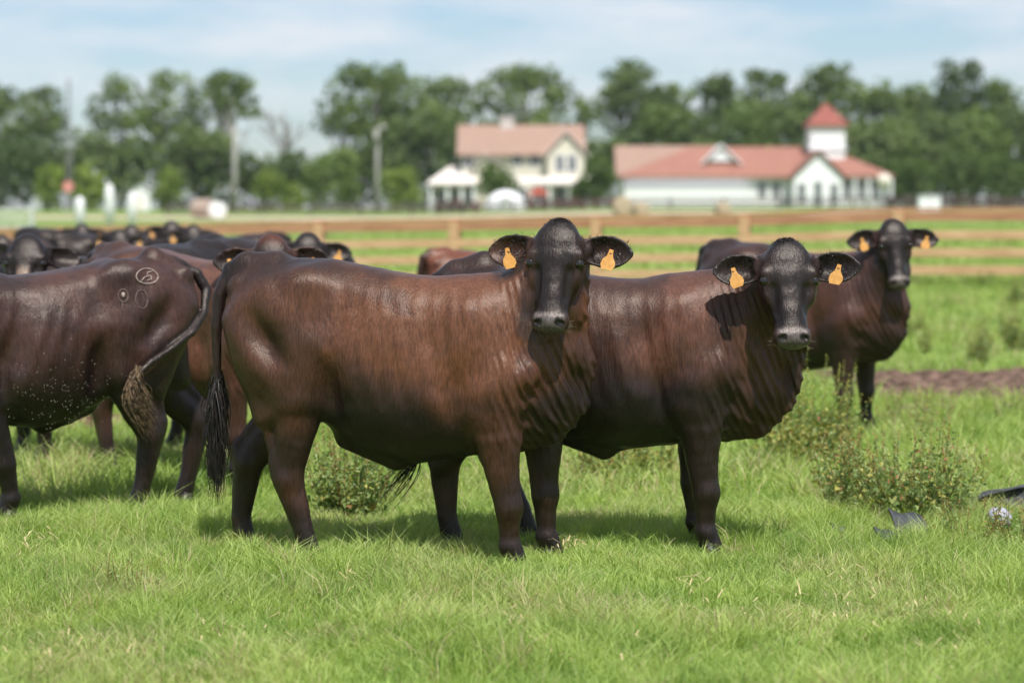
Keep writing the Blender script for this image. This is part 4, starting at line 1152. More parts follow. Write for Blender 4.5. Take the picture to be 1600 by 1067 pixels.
bale(972, 150, .62, 1.2, M_HAY, 'tan round hay bale left of the white hall, above the fence rail', .1)
bale(1000, 146, .45, 1.2, M_HAY, 'smaller tan hay bale before the left end of the white hall', .2)
bale(1128, 148, .42, 1.2, M_HAY, 'tan hay bale lying before the middle of the white hall', .15)
bale(318, 178, .70, 1.4, noisy('old_hay', (.25, .19, .15), (.42, .33, .27), 10, .9, .02), 'brownish weathered bale left of the white-wrapped one', 1.1)
def cap_post(px, D, r, h, label):
    t = tag(empty('marker_post', gpos(px, D)), label, 'post')
    mb = MB(); mb.tube([(0, 0, -.2), (0, 0, h * .72), (0, 0, h * .86), (0, 0, h * .96), (0, 0, h)], [r * .8, r, r * .92, r * .6, r * .1], 14); mb.build('post_body', M_WHITE, t, True)
    mb = MB(); mb.tube([(0, 0, h * .35), (0, 0, h * .42)], [r * 1.03, r * 1.03], 14); mb.build('band', M_PALEF, t)
cap_post(126, 132, .26, 1.75, 'short white rounded post, leftmost of three beyond the fence')
cap_post(172, 140, .27, 2.45, 'tallest white rounded post, beyond the fence left of the shed')
cap_post(207, 134, .23, 2.0, 'white rounded post right beside the small shed')
t = tag(empty('shed', gpos(220, 250)), 'small white shed with grey roof between the shrubs far left', 'shed')
mb = MB(); mb.box(-1.0, 1.0, 0, 2, 0, 2.0); mb.prism([(-1.0, 2.0), (1.0, 2.0), (0, 2.6)], 0, 2, 1); mb.build('wall', M_WHITE, t)
mb = MB(); gable_y(mb, -1.2, 1.2, -.2, 2.2, 1.98, 2.75, .08); mb.build('roof', M_PALEF, t)
mb = MB(); mb.box(-.35, .35, -.05, -.003, 0, 1.6); mb.build('door', M_TRIM, t)
t = tag(empty('utility_box', gpos(1452, 140)), 'white utility box standing beyond the fence at the right', 'box')
mb = MB(); mb.box(-.62, .62, 0, .8, .1, 1.18); mb.build('cabinet', M_WHITE, t, bevel=.03)
mb = MB(); mb.box(-.68, .68, -.06, .86, 1.183, 1.26); mb.build('lid', M_PALEF, t, bevel=.01)
mb = MB(); mb.box(-.02, .0, -.02, -.003, .2, 1.1); mb.build('door_seam', M_DARKF, t)
t = tag(empty('water_tank', gpos(1380, 225)), 'round cream tank at the right end of the white hall', 'tank')
mb = MB(); uvs(mb, (0, 0, 2.35), .68, 20, 12); mb.build('tank_body', M_CREAM, t, True)
for a in (0, 2.1, 4.2):
    mb = MB(); mb.tube([(.5 * math.cos(a), .5 * math.sin(a), 0), (.4 * math.cos(a), .4 * math.sin(a), 1.9)], [.06, .06], 6); mb.build('leg', M_PALEF, t)
# poles
M_POLE = noisy('pole_wood', (.24, .235, .21), (.36, .35, .32), 3, .8, stretch=(4, 4, .4))
def pole(px, top, D, r, label, lamp=False, sign=False):
    p = gpos(px, D); H = CAMH + (325 - top) / (FPX / D) - p[2]
    t = tag(empty('utility_pole', p), label, 'pole')
    mb = MB(); mb.tube([(0, 0, -.3), (0, 0, H * .5), (0, 0, H)], [r, r * .88, r * .7], 12); mb.build('shaft', M_POLE, t, True)
    if lamp:
        mb = MB(); mb.tube([(0, 0, H - .2), (.35, -.1, H + .15), (.8, -.1, H + .2)], [.07, .06, .06], 8); mb.build('lamp_arm', M_POLE, t, True)
        mb = MB(); uvs(mb, (.55, -.1, H + .0), .42, 12, 8, (1, .8, .55)); mb.build('lamp_head', M_POLE, t, True)
        mb = MB(); mb.tube([(-.1, -.4, H - 1.4), (-.1, -.4, H - .6)], [.26, .26], 10); mb.build('transformer', M_POLE, t, True)
    else:
        mb = MB(); mb.box(-.9, .9, -.07, .07, H - .75, H - .58); mb.build('crossarm', M_POLE, t)
        for a in (-.75, -.3, .3, .75):
            mb = MB(); mb.tube([(a, 0, H - .58), (a, 0, H - .40)], [.06, .04], 6); mb.build('insulator', M_DARKF, t)
pole(368, 198, 225, .27, 'thick pale utility pole standing right of the white bale')
pole(590, 200, 240, .24, 'greenish-grey pole with a lamp at its top, left of the farmhouse', True)
M_MAST = noisy('mast_steel', (.16, .16, .16), (.24, .24, .24), 3, .6)
t = tag(empty('radio_mast', gpos(110, 250)), 'slender tapering lattice mast rising above the trees at the left', 'mast')
mb = MB(); Hm = 13.5
for k in range(3):
    a = k * 2.094; mb.tube([(.42 * math.cos(a), .42 * math.sin(a), 0), (.12 * math.cos(a), .12 * math.sin(a), Hm)], [.05, .04], 6)
mb.build('legs', M_MAST, t)
mb = MB()
for i in range(18):
    z0 = i * .75; z1 = z0 + .75; r0 = .42 - .3 * z0 / Hm; r1 = .42 - .3 * z1 / Hm
    for k in range(3):
        a = k * 2.094; b = (k + 1) * 2.094
        mb.tube([(r0 * math.cos(a), r0 * math.sin(a), z0), (r1 * math.cos(b), r1 * math.sin(b), z1)], [.025, .025], 4)
mb.build('bracing', M_MAST, t)
t = tag(empty('sign_post', gpos(108, 190)), 'pinkish-red round sign on a thin post among the shrubs at the left', 'sign')
mb = MB(); mb.tube([(0, 0, 0), (0, 0, 2.9)], [.04, .04], 6); mb.build('post', M_POLE, t)
mb = MB(); mb.tube([(0, -.08, 2.3), (0, -.045, 2.3)], [.42, .42], 18); mb.build('plate', noisy('sign_red', (.5, .2, .17), (.56, .25, .2), 3, .5), t)

# ------------------------------------------------------------------ debris in the weeds at the right
M_RUBBER = noisy('black_rubber', (.022, .024, .028), (.055, .058, .066), 20, .55, .001)
U, W_ = np.meshgrid(np.linspace(0, 1, 60), np.linspace(0, 1, 26), indexing='ij')
PX = U * 1.05; hgt = .165 * (1 - .9 * np.exp(-U * 9)) * (1 + .08 * np.sin(U * 17))
prof_y = np.interp(W_, [0, .25, .75, .86, .93, 1], [-.16, -.06, .06, .075, .045, .0]); prof_z = np.interp(W_, [0, .25, .75, .86, .93, 1], [.0, .25, .92, 1.0, 1.04, .98])
PY = prof_y + .03 * np.sin(U * 9 + W_ * 3) + .012 * np.sin(U * 31 + W_ * 11); PZ = .02 + prof_z * hgt + .010 * np.sin(U * 23 + W_ * 8) * W_
top = np.stack([PX, PY, PZ], -1).reshape(-1, 3); bot = top + np.array((0, .012, -.010)); n2_ = 26
ii = (np.arange(59)[:, None] * n2_ + np.arange(25)[None]).reshape(-1)
q = np.stack([ii, ii + n2_, ii + n2_ + 1, ii + 1], 1)
bd = [i * n2_ for i in range(60)] + [59 * n2_ + j for j in range(1, 26)] + [i * n2_ + 25 for i in range(58, -1, -1)] + [j for j in range(24, 0, -1)]
mb = MB(); NN = len(top); mb.add(np.concatenate([top, bot]), [tuple(a) for a in q] + [tuple(a[::-1] + NN) for a in q] + [(bd[i], bd[i] + NN, bd[(i + 1) % len(bd)] + NN, bd[(i + 1) % len(bd)]) for i in range(len(bd))])
o = mb.build('rubber_sheet', M_RUBBER, None, True); o.location = gpos(1512, 12.3, -.01)
tag(o, 'low crumpled sheet of dark rubber lying in the grass at the right edge', 'rubber sheet')
def scrap(px, D, lab, sx, sy, rot, dz):
    X, Y = np.meshgrid(np.linspace(-1, 1, 14), np.linspace(-1, 1, 10), indexing='ij')
    ed = 1 - .12 * np.sin(X * 5 + Y * 3); x = X * sx * ed; y = Y * sy * (1 + .15 * np.sin(X * 4)); z = .012 * X * X + .006 * np.sin(Y * 3 + X * 2)
    top = np.stack([x, y, z], -1).reshape(-1, 3); bot = top - np.array((0, 0, .012))
    ii = (np.arange(13)[:, None] * 10 + np.arange(9)[None]).reshape(-1)
    q = np.stack([ii, ii + 10, ii + 11, ii + 1], 1); F = [tuple(a) for a in q] + [tuple(a[::-1] + 140) for a in q]
    bd = [i * 10 for i in range(14)] + [130 + j for j in range(1, 10)] + [i * 10 + 9 for i in range(12, -1, -1)] + [j for j in range(8, 0, -1)]
    F += [(bd[i], bd[i] + 140, bd[(i + 1) % len(bd)] + 140, bd[(i + 1) % len(bd)]) for i in range(len(bd))]
    mb = MB(); mb.add(np.concatenate([top, bot]), F); o = mb.build('rubber_scrap', M_RUBBER, None, True)
    o.location = gpos(px, D, dz); o.rotation_euler = rot
    tag(o, lab, 'scrap')
scrap(1424, 11.35, 'bent piece of black rubber in front of the bushy weed', .085, .075, (.85, .12, .25), .085)
scrap(1388, 11.2, 'small flat bit of grey rubber left of the bent piece', .05, .04, (.6, .1, .5), .06)
scrap(1312, 11.4, 'tiny dark bit of rubber alone in the grass', .03, .02, (.5, .2, .5), .065)
mb = MB(); uvs(mb, (0, 0, 0), .062, 24, 14, (1.0, .85, .78)); o = mb.build('float_ball', noisy('dull_silver', (.30, .29, .34), (.40, .39, .44), 3, .32), None, True)
o.location = gpos(1567, 11.45, .115); o.rotation_euler = (.2, .5, 0); tag(o, 'shiny silver-white rounded float lying among the weeds at the right', 'float')
# ------------------------------------------------------------------ trees
M_LEAF = leafmat('tree_leaves', trans=.40, rough=.6, tint=(1.1, 1.25, .6), spec=.25)
M_BARK = noisy('bark', (.09, .075, .06), (.20, .17, .14), 3, .9, .02, stretch=(3, 3, .5))
M_BARKP = noisy('pale_bark', (.26, .24, .22), (.40, .38, .35), 3, .9, .02, stretch=(3, 3, .5))
def leaf_cloud(lobes, per, size, rng, c1, c2, shell=.35, jitter=.35):
    """lobes: (cx,cy,cz,rx,ry,rz). returns V,F,col of small leaf clumps"""
    Vs = []; Cs = []
    for (cx, cy, cz, rx, ry, rz) in lobes:
        n = int(per * (rx * rz) ** .9)
        d = rng.normal(size=(n, 3)); d /= np.linalg.norm(d, axis=1, keepdims=True)
        r = rng.uniform(shell, 1.0, n) ** .6
        r *= .82 + .36 * vnoise(d * 2.2 + cx * 3.1, 1.6, 3)
        P = np.array((cx, cy, cz)) + d * r[:, None] * np.array((rx, ry, rz))
        nr = unit_rows(d + rng.normal(size=(n, 3)) * .9 + np.array((0, 0, .35)))
        a = unit_rows(np.cross(nr, rng.normal(size=(n, 3)))); b = np.cross(nr, a)
        s_ = size * rng.uniform(.5, 1.3, n)[:, None]
        q = np.stack([P - a * s_ - b * s_ * .5, P + a * s_ * .3 - b * s_ * .8, P + a * s_ + b * s_ * .4, P - a * s_ * .2 + b * s_ * .8], 1)
        lt = rng.uniform(0, 1) * .7 + rng.uniform(0, .3, n)
        col = np.array(c1)[None] * (1 - lt[:, None]) + np.array(c2)[None] * lt[:, None]
        Vs.append(q.reshape(-1, 3)); Cs.append(np.repeat(col, 4, 0))
    V = np.concatenate(Vs); Cc = np.concatenate(Cs)
    return V, np.arange(len(V)).reshape(-1, 4), Cc
def unit_rows(a): return a / (np.linalg.norm(a, axis=1, keepdims=True) + 1e-9)
def tree(px, top, wpx, base_crown, D, seed, label, group='trees along the far edge of the field', c1=(.028, .050, .016), c2=(.085, .125, .032), nl=16, dens=36, open_=0.0, lean=0, bark=M_BARK, name='broadleaf_tree', trunk_r=.32, stems=1, size=.30):
    rng = np.random.default_rng(seed)
    s_ = FPX / D; x = at(px, D); z0 = gz(x, D)
    H = CAMH + (325 - top) / s_ - z0; W = wpx / s_ / 2 * 1.45; nl = int(nl * 1.8); cb = max(CAMH + (325 - base_crown) / s_ - z0, .3)
    root = tag(empty(name, (x, D, z0)), label, 'tree', group)
    lobes = []; ch = H - cb
    for i in range(nl):
        t = rng.uniform(0, 1) if i > 2 else (.92, .85, .5)[i]
        prof = math.sin(math.pi * min(.98, (.16 + t * .78))) ** .7
        r = rng.uniform(.18, .36) * min(W, ch * .6)
        ang = rng.uniform(0, 6.28); rad = (W - r) * prof * math.sqrt(rng.uniform(.1, 1)) if i > 0 else 0
        lobes.append((rad * math.cos(ang) + lean * t, rad * math.sin(ang) * .7, cb + r * .7 + t * (ch - 1.7 * r), r * rng.uniform(.9, 1.35), r, r * rng.uniform(.75, 1.05)))
    if open_ < .5:
        lobes.append((lean * .5, 0, cb + ch * .5, W * .62, W * .5, ch * .40))
    V, F, Cc = leaf_cloud(lobes, dens * (1 - open_ * .35), size, rng, c1, c2)
    o = np_mesh('crown', V, [F], M_LEAF, root, False, Cc)
    mb = MB()
    for k in range(stems):
        bx = (k - (stems - 1) / 2) * .9
        pts = [(bx + lean * .2 * t_ * t_ + rng.normal() * .12 * t_, rng.normal() * .1, H * .86 * t_ - .2) for t_ in (0, .2, .4, .6, .8, 1)]
        mb.tube(pts, [trunk_r * f for f in (1.15, .92, .75, .55, .35, .12)], 8)
        for lb in lobes[:12]:
            t_ = rng.uniform(.25, .6); i0 = int(t_ * 5); p0 = pts[min(i0, 4)]
            mb.tube([p0, ((p0[0] + lb[0]) / 2, (p0[1] + lb[1]) / 2, (p0[2] + lb[2]) / 2 - .3), lb[:3]], [trunk_r * .42, trunk_r * .28, trunk_r * .08], 6)
    mb.build('trunk', bark, root, True)
    return root
def hedge_bush(px, top, wpx, D, seed, label, group, c1, c2, name='shrub', dens=90, size=.22, nl=9, flower=None):
    rng = np.random.default_rng(seed); s_ = FPX / D; x = at(px, D); z0 = gz(x, D)
    H = max(CAMH + (325 - top) / s_ - z0, .4) * 1.06; W = wpx / s_ / 2 * (1.2 if D > 270 else 1.0)
    root = tag(empty(name, (x, D, z0)), label, 'bush' if name != 'broadleaf_tree' else 'tree', group)
    lobes = [(0, 0, H * .45, W * .8, W * .7, H * .48)]
    for i in range(nl):
        a = rng.uniform(0, 6.28); r = W * rng.uniform(.3, .5); q = rng.uniform(0, .62)
        zc = rng.uniform(.3, .8) * H
        lobes.append((W * q * math.cos(a), W * q * math.sin(a) * .8, min(zc, H - r * .8), r, r, min(r, H * .4) * .9))
    V, F, Cc = leaf_cloud(lobes, dens, size, rng, c1, c2, .5)
    if flower is not None:
        m = np.repeat(rng.uniform(0, 1, len(V) // 4) < .45, 4); Cc[m] = np.array(flower)
    k = V[:, 2] > -.05; 
    V[:, 2] = np.maximum(V[:, 2], -.02)
    np_mesh('foliage', V, [F], M_LEAF, root, False, Cc)
    mb = MB()
    for i in range(5):
        a = rng.uniform(0, 6.28); mb.tube([(0, 0, -.05), (W * .3 * math.cos(a), W * .3 * math.sin(a), H * .4), (W * .5 * math.cos(a), W * .5 * math.sin(a), H * .75)], [.06, .04, .015], 6)
    mb.build('stems', M_BARK, root, True)
DK1, DK2 = (.060, .100, .034), (.190, .250, .080)
MD1, MD2 = (.085, .135, .036), (.235, .310, .085)
tree(8, 128, 150, 270, 300, 101, 'wide dark tree at the left edge of the treeline', open_=.2, c1=DK1, c2=DK2, nl=18)
tree(72, 128, 80, 225, 305, 102, 'narrower thin-crowned tree beside the one at the left edge', open_=.6, c1=DK1, c2=DK2, nl=12)
tree(188, 110, 84, 215, 300, 103, 'slim tree standing left of the pair in the group of three', open_=.5, c1=DK1, c2=MD2, nl=13, stems=1)
tree(252, 97, 92, 235, 296, 104, 'middle tree of the tall leaning group of three', open_=.55, c1=DK1, c2=MD2, nl=15, lean=1.2)
tree(310, 112, 80, 250, 300, 105, 'thin tree between the middle and the right one of the leaning group', open_=.6, c1=DK1, c2=DK2, nl=12, lean=1.5)
tree(362, 105, 84, 205, 292, 106, 'tree with a pale bare trunk, rightmost of the leaning group', open_=.5, c1=DK1, c2=MD2, nl=13, bark=M_BARKP, trunk_r=.4)
tree(590, 90, 150, 235, 298, 107, 'big round-crowned tree with gaps, behind the lamp pole', open_=.3, c1=DK1, c2=MD2, nl=20)
tree(535, 160, 60, 215, 300, 108, 'small outlying crown at the left of the big round tree', open_=.75, c1=DK1, c2=DK2, nl=8)
tree(695, 106, 96, 230, 304, 109, 'loose-crowned tree above the left end of the farmhouse roof', open_=.6, c1=DK1, c2=MD2, nl=15)
tree(822, 97, 150, 215, 300, 110, 'broad spreading tree directly behind the farmhouse roof', open_=.4, c1=DK1, c2=MD2, nl=20)
tree(905, 150, 70, 235, 308, 111, 'thin airy tree right of the farmhouse roof', open_=.8, c1=DK1, c2=MD2, nl=9)
tree(985, 88, 104, 225, 298, 112, 'tall dark tree left of the long building roof', open_=.35, c1=DK1, c2=DK2, nl=18)
tree(1050, 122, 90, 240, 300, 113, 'medium tree above the left half of the red roof', open_=.25, c1=DK1, c2=MD2, nl=15)
tree(1118, 108, 90, 250, 310, 114, 'pale green loose tree above the white dormer', open_=.45, c1=MD1, c2=(.12, .16, .05), nl=15)
tree(1190, 102, 100, 250, 300, 115, 'full round tree left of the belfry', open_=.1, c1=DK1, c2=MD2, nl=17)
tree(1290, 92, 110, 250, 296, 116, 'tall flat-topped tree rising behind the belfry', open_=.1, c1=DK1, c2=MD2, nl=18)
tree(1370, 122, 110, 270, 300, 117, 'dense tree right of the belfry, lower than its neighbours', open_=.05, c1=DK1, c2=MD2, nl=18)
tree(1430, 125, 90, 280, 306, 118, 'rounded tree between the dense one and the tall pair at the right', open_=.1, c1=DK1, c2=MD2, nl=16)
tree(1497, 86, 96, 260, 296, 119, 'tallest tree of the right part of the treeline', open_=.05, c1=DK1, c2=(.09, .14, .03), nl=18)
tree(1562, 106, 70, 260, 300, 120, 'tree touching the tallest one on its right side', open_=.15, c1=DK1, c2=MD2, nl=14)
tree(1625, 165, 90, 300, 292, 121, 'tree cut off by the right edge of the picture', open_=.2, c1=DK1, c2=MD2, nl=12)
# lower growth in front of the tall trees, one by one
GL = 'lower trees and bushes in front of the treeline'
rl = random.Random(9)
low = [(20, 232, 120, 0), (95, 240, 100, 0), (150, 225, 90, 0), (210, 228, 100, 0), (300, 218, 110, 0), (345, 232, 90, 0), (400, 255, 80, 0), (455, 250, 80, 0), (515, 262, 90, 1), (560, 240, 90, 0), (615, 205, 110, 0), (665, 190, 110, 0), (715, 215, 90, 0), (770, 205, 110, 0), (850, 205, 100, 0), (930, 230, 90, 0), (985, 215, 100, 0), (1045, 190, 110, 1), (1105, 190, 110, 0), (1165, 180, 110, 1), (1225, 190, 100, 0), (1345, 200, 110, 0), (1400, 200, 110, 0), (1455, 190, 110, 0), (1520, 195, 120, 1), (1580, 185, 110, 0), (1635, 200, 90, 0)]
where = ['far left edge', 'left part', 'left of the mast', 'below the leaning group', 'below the thin tree', 'behind the pale pole', 'right of the pale pole', 'below the bare tree', 'left of the lamp pole', 'behind the lamp pole', 'right of the lamp pole', 'behind the left porch', 'behind the left roof edge', 'behind the farmhouse chimney', 'behind the farmhouse gable', 'between the two buildings', 'behind the tan roof', 'above the tan roof', 'above the white dormer', 'right of the white dormer', 'left of the belfry', 'right of the belfry', 'above the right wing', 'behind the right end of the hall', 'below the tallest tree', 'near the right edge', 'beyond the right edge']
for i, (px, tp, w, k) in enumerate(low):
    c1, c2 = [(DK1, (.185, .245, .080)), (MD1, (.20, .27, .075))][k]
    hedge_bush(px, tp - 22 + rl.uniform(-10, 10), w, 284 + rl.uniform(-6, 6), 200 + i, 'dense dark green low tree in the treeline, ' + where[i], GL, c1, c2, 'broadleaf_tree', 34, .34, 12)
GS = 'bright green rounded shrubs before the treeline'
for i, (px, tp, w, lb) in enumerate([(78, 258, 60, 'bright green shrub left of the mast'), (140, 256, 80, 'wide bright green shrub right of the mast'), (266, 262, 62, 'round bright green shrub right of the small shed'), (420, 262, 72, 'round bright shrub right of the pale pole'), (497, 246, 60, 'taller darker shrub below the bare tree'), (545, 268, 50, 'small shrub left of the lamp pole'), (625, 262, 80, 'bright shrub between the lamp pole and the farmhouse'), (460, 285, 50, 'small low shrub between two round ones')]):
    dk = i in (4, 5)
    hedge_bush(px, tp, w, 246 + i * 2, 300 + i, lb, GS, MD1 if dk else (.11, .16, .03), (.16, .22, .055) if dk else (.33, .41, .09), dens=60, size=.26)
for i, (px, tp, w, D, lb) in enumerate([(778, 250, 74, 219, 'leafy tree growing right in front of the farmhouse'), (932, 240, 66, 224, 'dark bushy tree between farmhouse and white hall'), (1425, 250, 100, 262, 'green bush mass right of the white hall'), (1500, 240, 110, 266, 'wide green bush in front of the tallest tree'), (1575, 250, 100, 262, 'green bush mass near the right edge'), (905, 275, 40, 226, 'small tree at the right corner of the farmhouse')]):
    hedge_bush(px, tp, w, D, 330 + i, lb, None, MD1, (.10, .15, .035), 'broadleaf_tree', 48, .26, 12)
GF = 'low reddish shrubs along the far dark fence'
for i, px in enumerate([688, 704, 722, 742, 830, 852, 872, 892, 912, 934, 952]):
    hedge_bush(px, 312 - (i * 7) % 6, 26, 196, 360 + i, 'low pinkish flowering shrub along the far fence, ' + ['leftmost of four left of the tent', 'second of four left of the tent', 'third of four left of the tent', 'nearest the tent on its left', 'nearest the tent on its right', 'second to the right of the tent', 'third to the right of the tent', 'fourth to the right of the tent', 'third from the hay bales', 'second from the hay bales', 'nearest to the hay bales'][i], GF, (.05, .04, .03), (.14, .10, .07), 'flowering_shrub', 90, .13, 5, (.34, .13, .14))
for i, px in enumerate([1395, 1418, 1470, 1492, 1515, 1545, 1575, 1600]):
    hedge_bush(px, 306 - (i * 5) % 5, 34, 205, 380 + i, 'low brownish shrub on the dark fence at the right, ' + ['first', 'second', 'third', 'fourth', 'fifth', 'sixth', 'seventh', 'last'][i] + ' from the white hall', GF, (.05, .035, .028), (.12, .08, .06), 'low_shrub', 80, .13, 5)
# bare dead tree
t = tag(empty('dead_tree', gpos(446, 290)), 'bare leafless tree standing in the gap of the treeline', 'tree')
mb = MB(); rd = random.Random(5)
def branch(mb, p, d, L, r, dep):
    q = p + d * L; mid = p + d * L * .5 + Vector((rd.gauss(0, .05), rd.gauss(0, .05), .05)) * L
    mb.tube([p, mid, q], [r, r * .8, r * .55], 6)
    if dep:
        for _ in range(3):
            nd = (d + Vector((rd.gauss(0, .5), rd.gauss(0, .5), rd.uniform(0, .5)))).normalized(); branch(mb, p + d * L * rd.uniform(.5, 1), nd, L * rd.uniform(.55, .8), r * .5, dep - 1)
branch(mb, Vector((0, 0, -.2)), Vector((.05, 0, 1)), 6.2, .5, 4)
mb.build('branches', M_BARKP, t, True)

# ------------------------------------------------------------------ weeds
M_WEED = leafmat('weed_leaves', trans=.35, rough=.5, tint=(1.2, 1.3, .6))
def weed(px, D, hgt, wid, seed, label, ns=26, leaf=.022, yellow=0.0, red=.5, group='bushy weeds growing in the pasture', name='weed', dz=0, tall=0):
    rng = np.random.default_rng(seed); x = at(px, D); z0 = gz(x, D) + dz
    root = tag(empty(name, (x, D, z0)), label, 'weed', group)
    LV = []; LF = []; LC = []; mb = []
    SV = []; SF = []; SC = []
    g1 = np.array((.13, .21, .06)); g2 = np.array((.32, .38, .15)); yl = np.array((.42, .40, .11)); rd_ = np.array((.36, .19, .09))
    def tube(pts, r0, col):
        b = len(SV)
        for i, p in enumerate(pts):
            d = unit(pts[min(i + 1, len(pts) - 1)] - pts[max(i - 1, 0)]); a = unit(np.cross(d, (.3, .9, .1))); c = np.cross(d, a); r = r0 * (1 - .7 * i / (len(pts) - 1))
            for k in range(3): SV.append(p + (a * math.cos(k * 2.094) + c * math.sin(k * 2.094)) * r); SC.append(col)
        for i in range(len(pts) - 1):
            for k in range(3): SF.append((b + i * 3 + k, b + i * 3 + (k + 1) % 3, b + i * 3 + 3 + (k + 1) % 3, b + i * 3 + 3 + k))
    def leaf_(p, d, s_, col):
        sd = unit(np.cross(d, rng.normal(size=3))); up = np.cross(sd, d); b = len(LV)
        LV.extend([p, p + d * s_ * .45 + sd * s_ * .32 + up * s_ * .06, p + d * s_ * 1.05 - up * s_ * .12, p + d * s_ * .45 - sd * s_ * .32 + up * s_ * .06]); LF.append((b, b + 1, b + 2, b + 3)); LC.extend([col] * 4)
    for i in range(ns):
        a = rng.uniform(0, 6.28); e = rng.uniform(0, 1) ** .6
        L = hgt * rng.uniform(.55, 1.3) * (1 - .25 * e) * (1.35 if tall and rng.uniform() < .2 else 1)
        tip = np.array((math.cos(a) * wid * .5 * e, math.sin(a) * wid * .4 * e, L))
        b0 = np.array((math.cos(a) * wid * .18 * e, math.sin(a) * wid * .15 * e, 0.0))
        md = b0 * .5 + tip * .5 + np.array((math.cos(a), math.sin(a), 0)) * wid * .05 + rng.normal(size=3) * .012
        pts = [b0 * (1 - t) ** 2 + md * 2 * t * (1 - t) + tip * t * t for t in np.linspace(0, 1, 7)]
        sc = rd_ * rng.uniform(.5, 1.2) if rng.uniform() < red else g2 * .8
        tube(pts, .0032, sc)
        nt_ = int(L / .012)
        for j in range(nt_):
            t = rng.uniform(.12, 1); k = int(t * 6); k = min(k, 5); p = pts[k] + (pts[k + 1] - pts[k]) * (t * 6 - k)
            dd = unit(rng.normal(size=3) + np.array((0, 0, .4)))
            lt = rng.uniform(0, 1); col = g1 * (1 - lt) + g2 * lt
            if rng.uniform() < yellow: col = yl * rng.uniform(.6, 1.1)
            if rng.uniform() < .035: col = rd_
            p2 = p + dd * rng.uniform(0, .02)
            leaf_(p2, dd, leaf * rng.uniform(.6, 1.5) * (1.2 - .75 * t), col)
        if rng.uniform() < .9:          # seed spike
            d = unit(pts[-1] - pts[-2]); sp = hgt * rng.uniform(.12, .30)
            sc2 = (np.array((.42, .30, .12)) if rng.uniform() < .6 else rd_) * rng.uniform(.7, 1.2)
            if yellow > .3: sc2 = yl
            for j in range(int(sp / .0045)):
                p = pts[-1] + d * (j * .0045 - sp * .4) + rng.normal(size=3) * .0035
                leaf_(p, unit(rng.normal(size=3) + d), .009 * rng.uniform(.7, 1.3), sc2 * rng.uniform(.7, 1.2))
    np_mesh('leaves', np.array(LV), [np.array(LF)], M_WEED, root, False, np.array(LC))
    np_mesh('stems', np.array(SV), [np.array(SF)], M_WEED, root, True, np.array(SC))
weed(548, 12.3, .42, .62, 1, 'bushy reddish-stemmed weed under the belly of the front cow', 60, .034, .12, .4)
weed(1335, 12.35, .38, .55, 2, 'left half of the big bushy weed, right of the second cow', 52, .036, .25, .3)
weed(1435, 12.0, .42, .78, 3, 'biggest bushy weed, beside the black rubber scraps', 84, .036, .2, .3)
weed(1520, 11.15, .22, .42, 4, 'low red-stemmed weed in front of the feed tub', 26, .022, .25, .9)
weed(1592, 11.2, .22, .34, 5, 'low red-stemmed weed cut off by the right edge', 22, .022, .2, .9)
weed(1255, 14.4, .48, .85, 6, 'yellow-green tall weed just right of the second cow\'s brisket', 70, .036, .5, .12, tall=1)
weed(950, 13.8, .36, .55, 7, 'yellowish weed seen between the front legs and the second cow', 46, .032, .5, .25)
weed(1025, 13.9, .34, .50, 8, 'yellowish weed behind the second cow\'s front legs', 40, .032, .5, .25)
weed(1320, 15.2, .40, .28, 9, 'thin tall yellowish weed with bare stalks before the far right cow', 14, .026, .5, .2, tall=1)
weed(1430, 16.7, .30, .70, 10, 'low brownish weed on the near side of the dirt patch', 40, .028, .25, .6)
weed(1530, 23.6, .46, .32, 11, 'upright dark weed standing behind the dirt patch', 30, .034, .1, .7)
weed(1592, 25.5, .50, .50, 12, 'bushy dark weed behind the dirt patch at the right edge', 34, .034, .1, .7)
weed(1590, 33.0, .40, .60, 13, 'far bushy weed at the right edge near the fence', 30, .04, .1, .6)
weed(1540, 37.0, .30, .35, 14, 'small dark weed just before the fence at the right', 18, .04, .1, .4)
weed(1425, 28.0, .30, .40, 15, 'small yellowish weed right of the far cow', 20, .035, .3, .5)
weed(1445, 25.5, .28, .25, 16, 'narrow reddish weed in the middle of the right pasture', 16, .03, .2, .7)
weed(205, 9.75, .17, .30, 17, 'sparse little weed in the foreground grass at the left', 9, .020, .15, .8)
weed(160, 9.9, .13, .16, 18, 'tiny weed at the left of the foreground one', 5, .018, .2, .8)
for i, (px, D) in enumerate([(12, 30.5), (50, 32), (95, 33), (150, 31)]):
    weed(px, D, 1.15 - .1 * i, .9, 40 + i, ['tall pale straw-coloured weed farthest left behind the herd', 'tall straw-coloured weed above the black poll at the left', 'tall straw-coloured weed under the leftmost white post', 'shorter straw-coloured weed under the tallest white post'][i], 34, .05, .75, .6, 'pale dry weeds at the left before the fence')

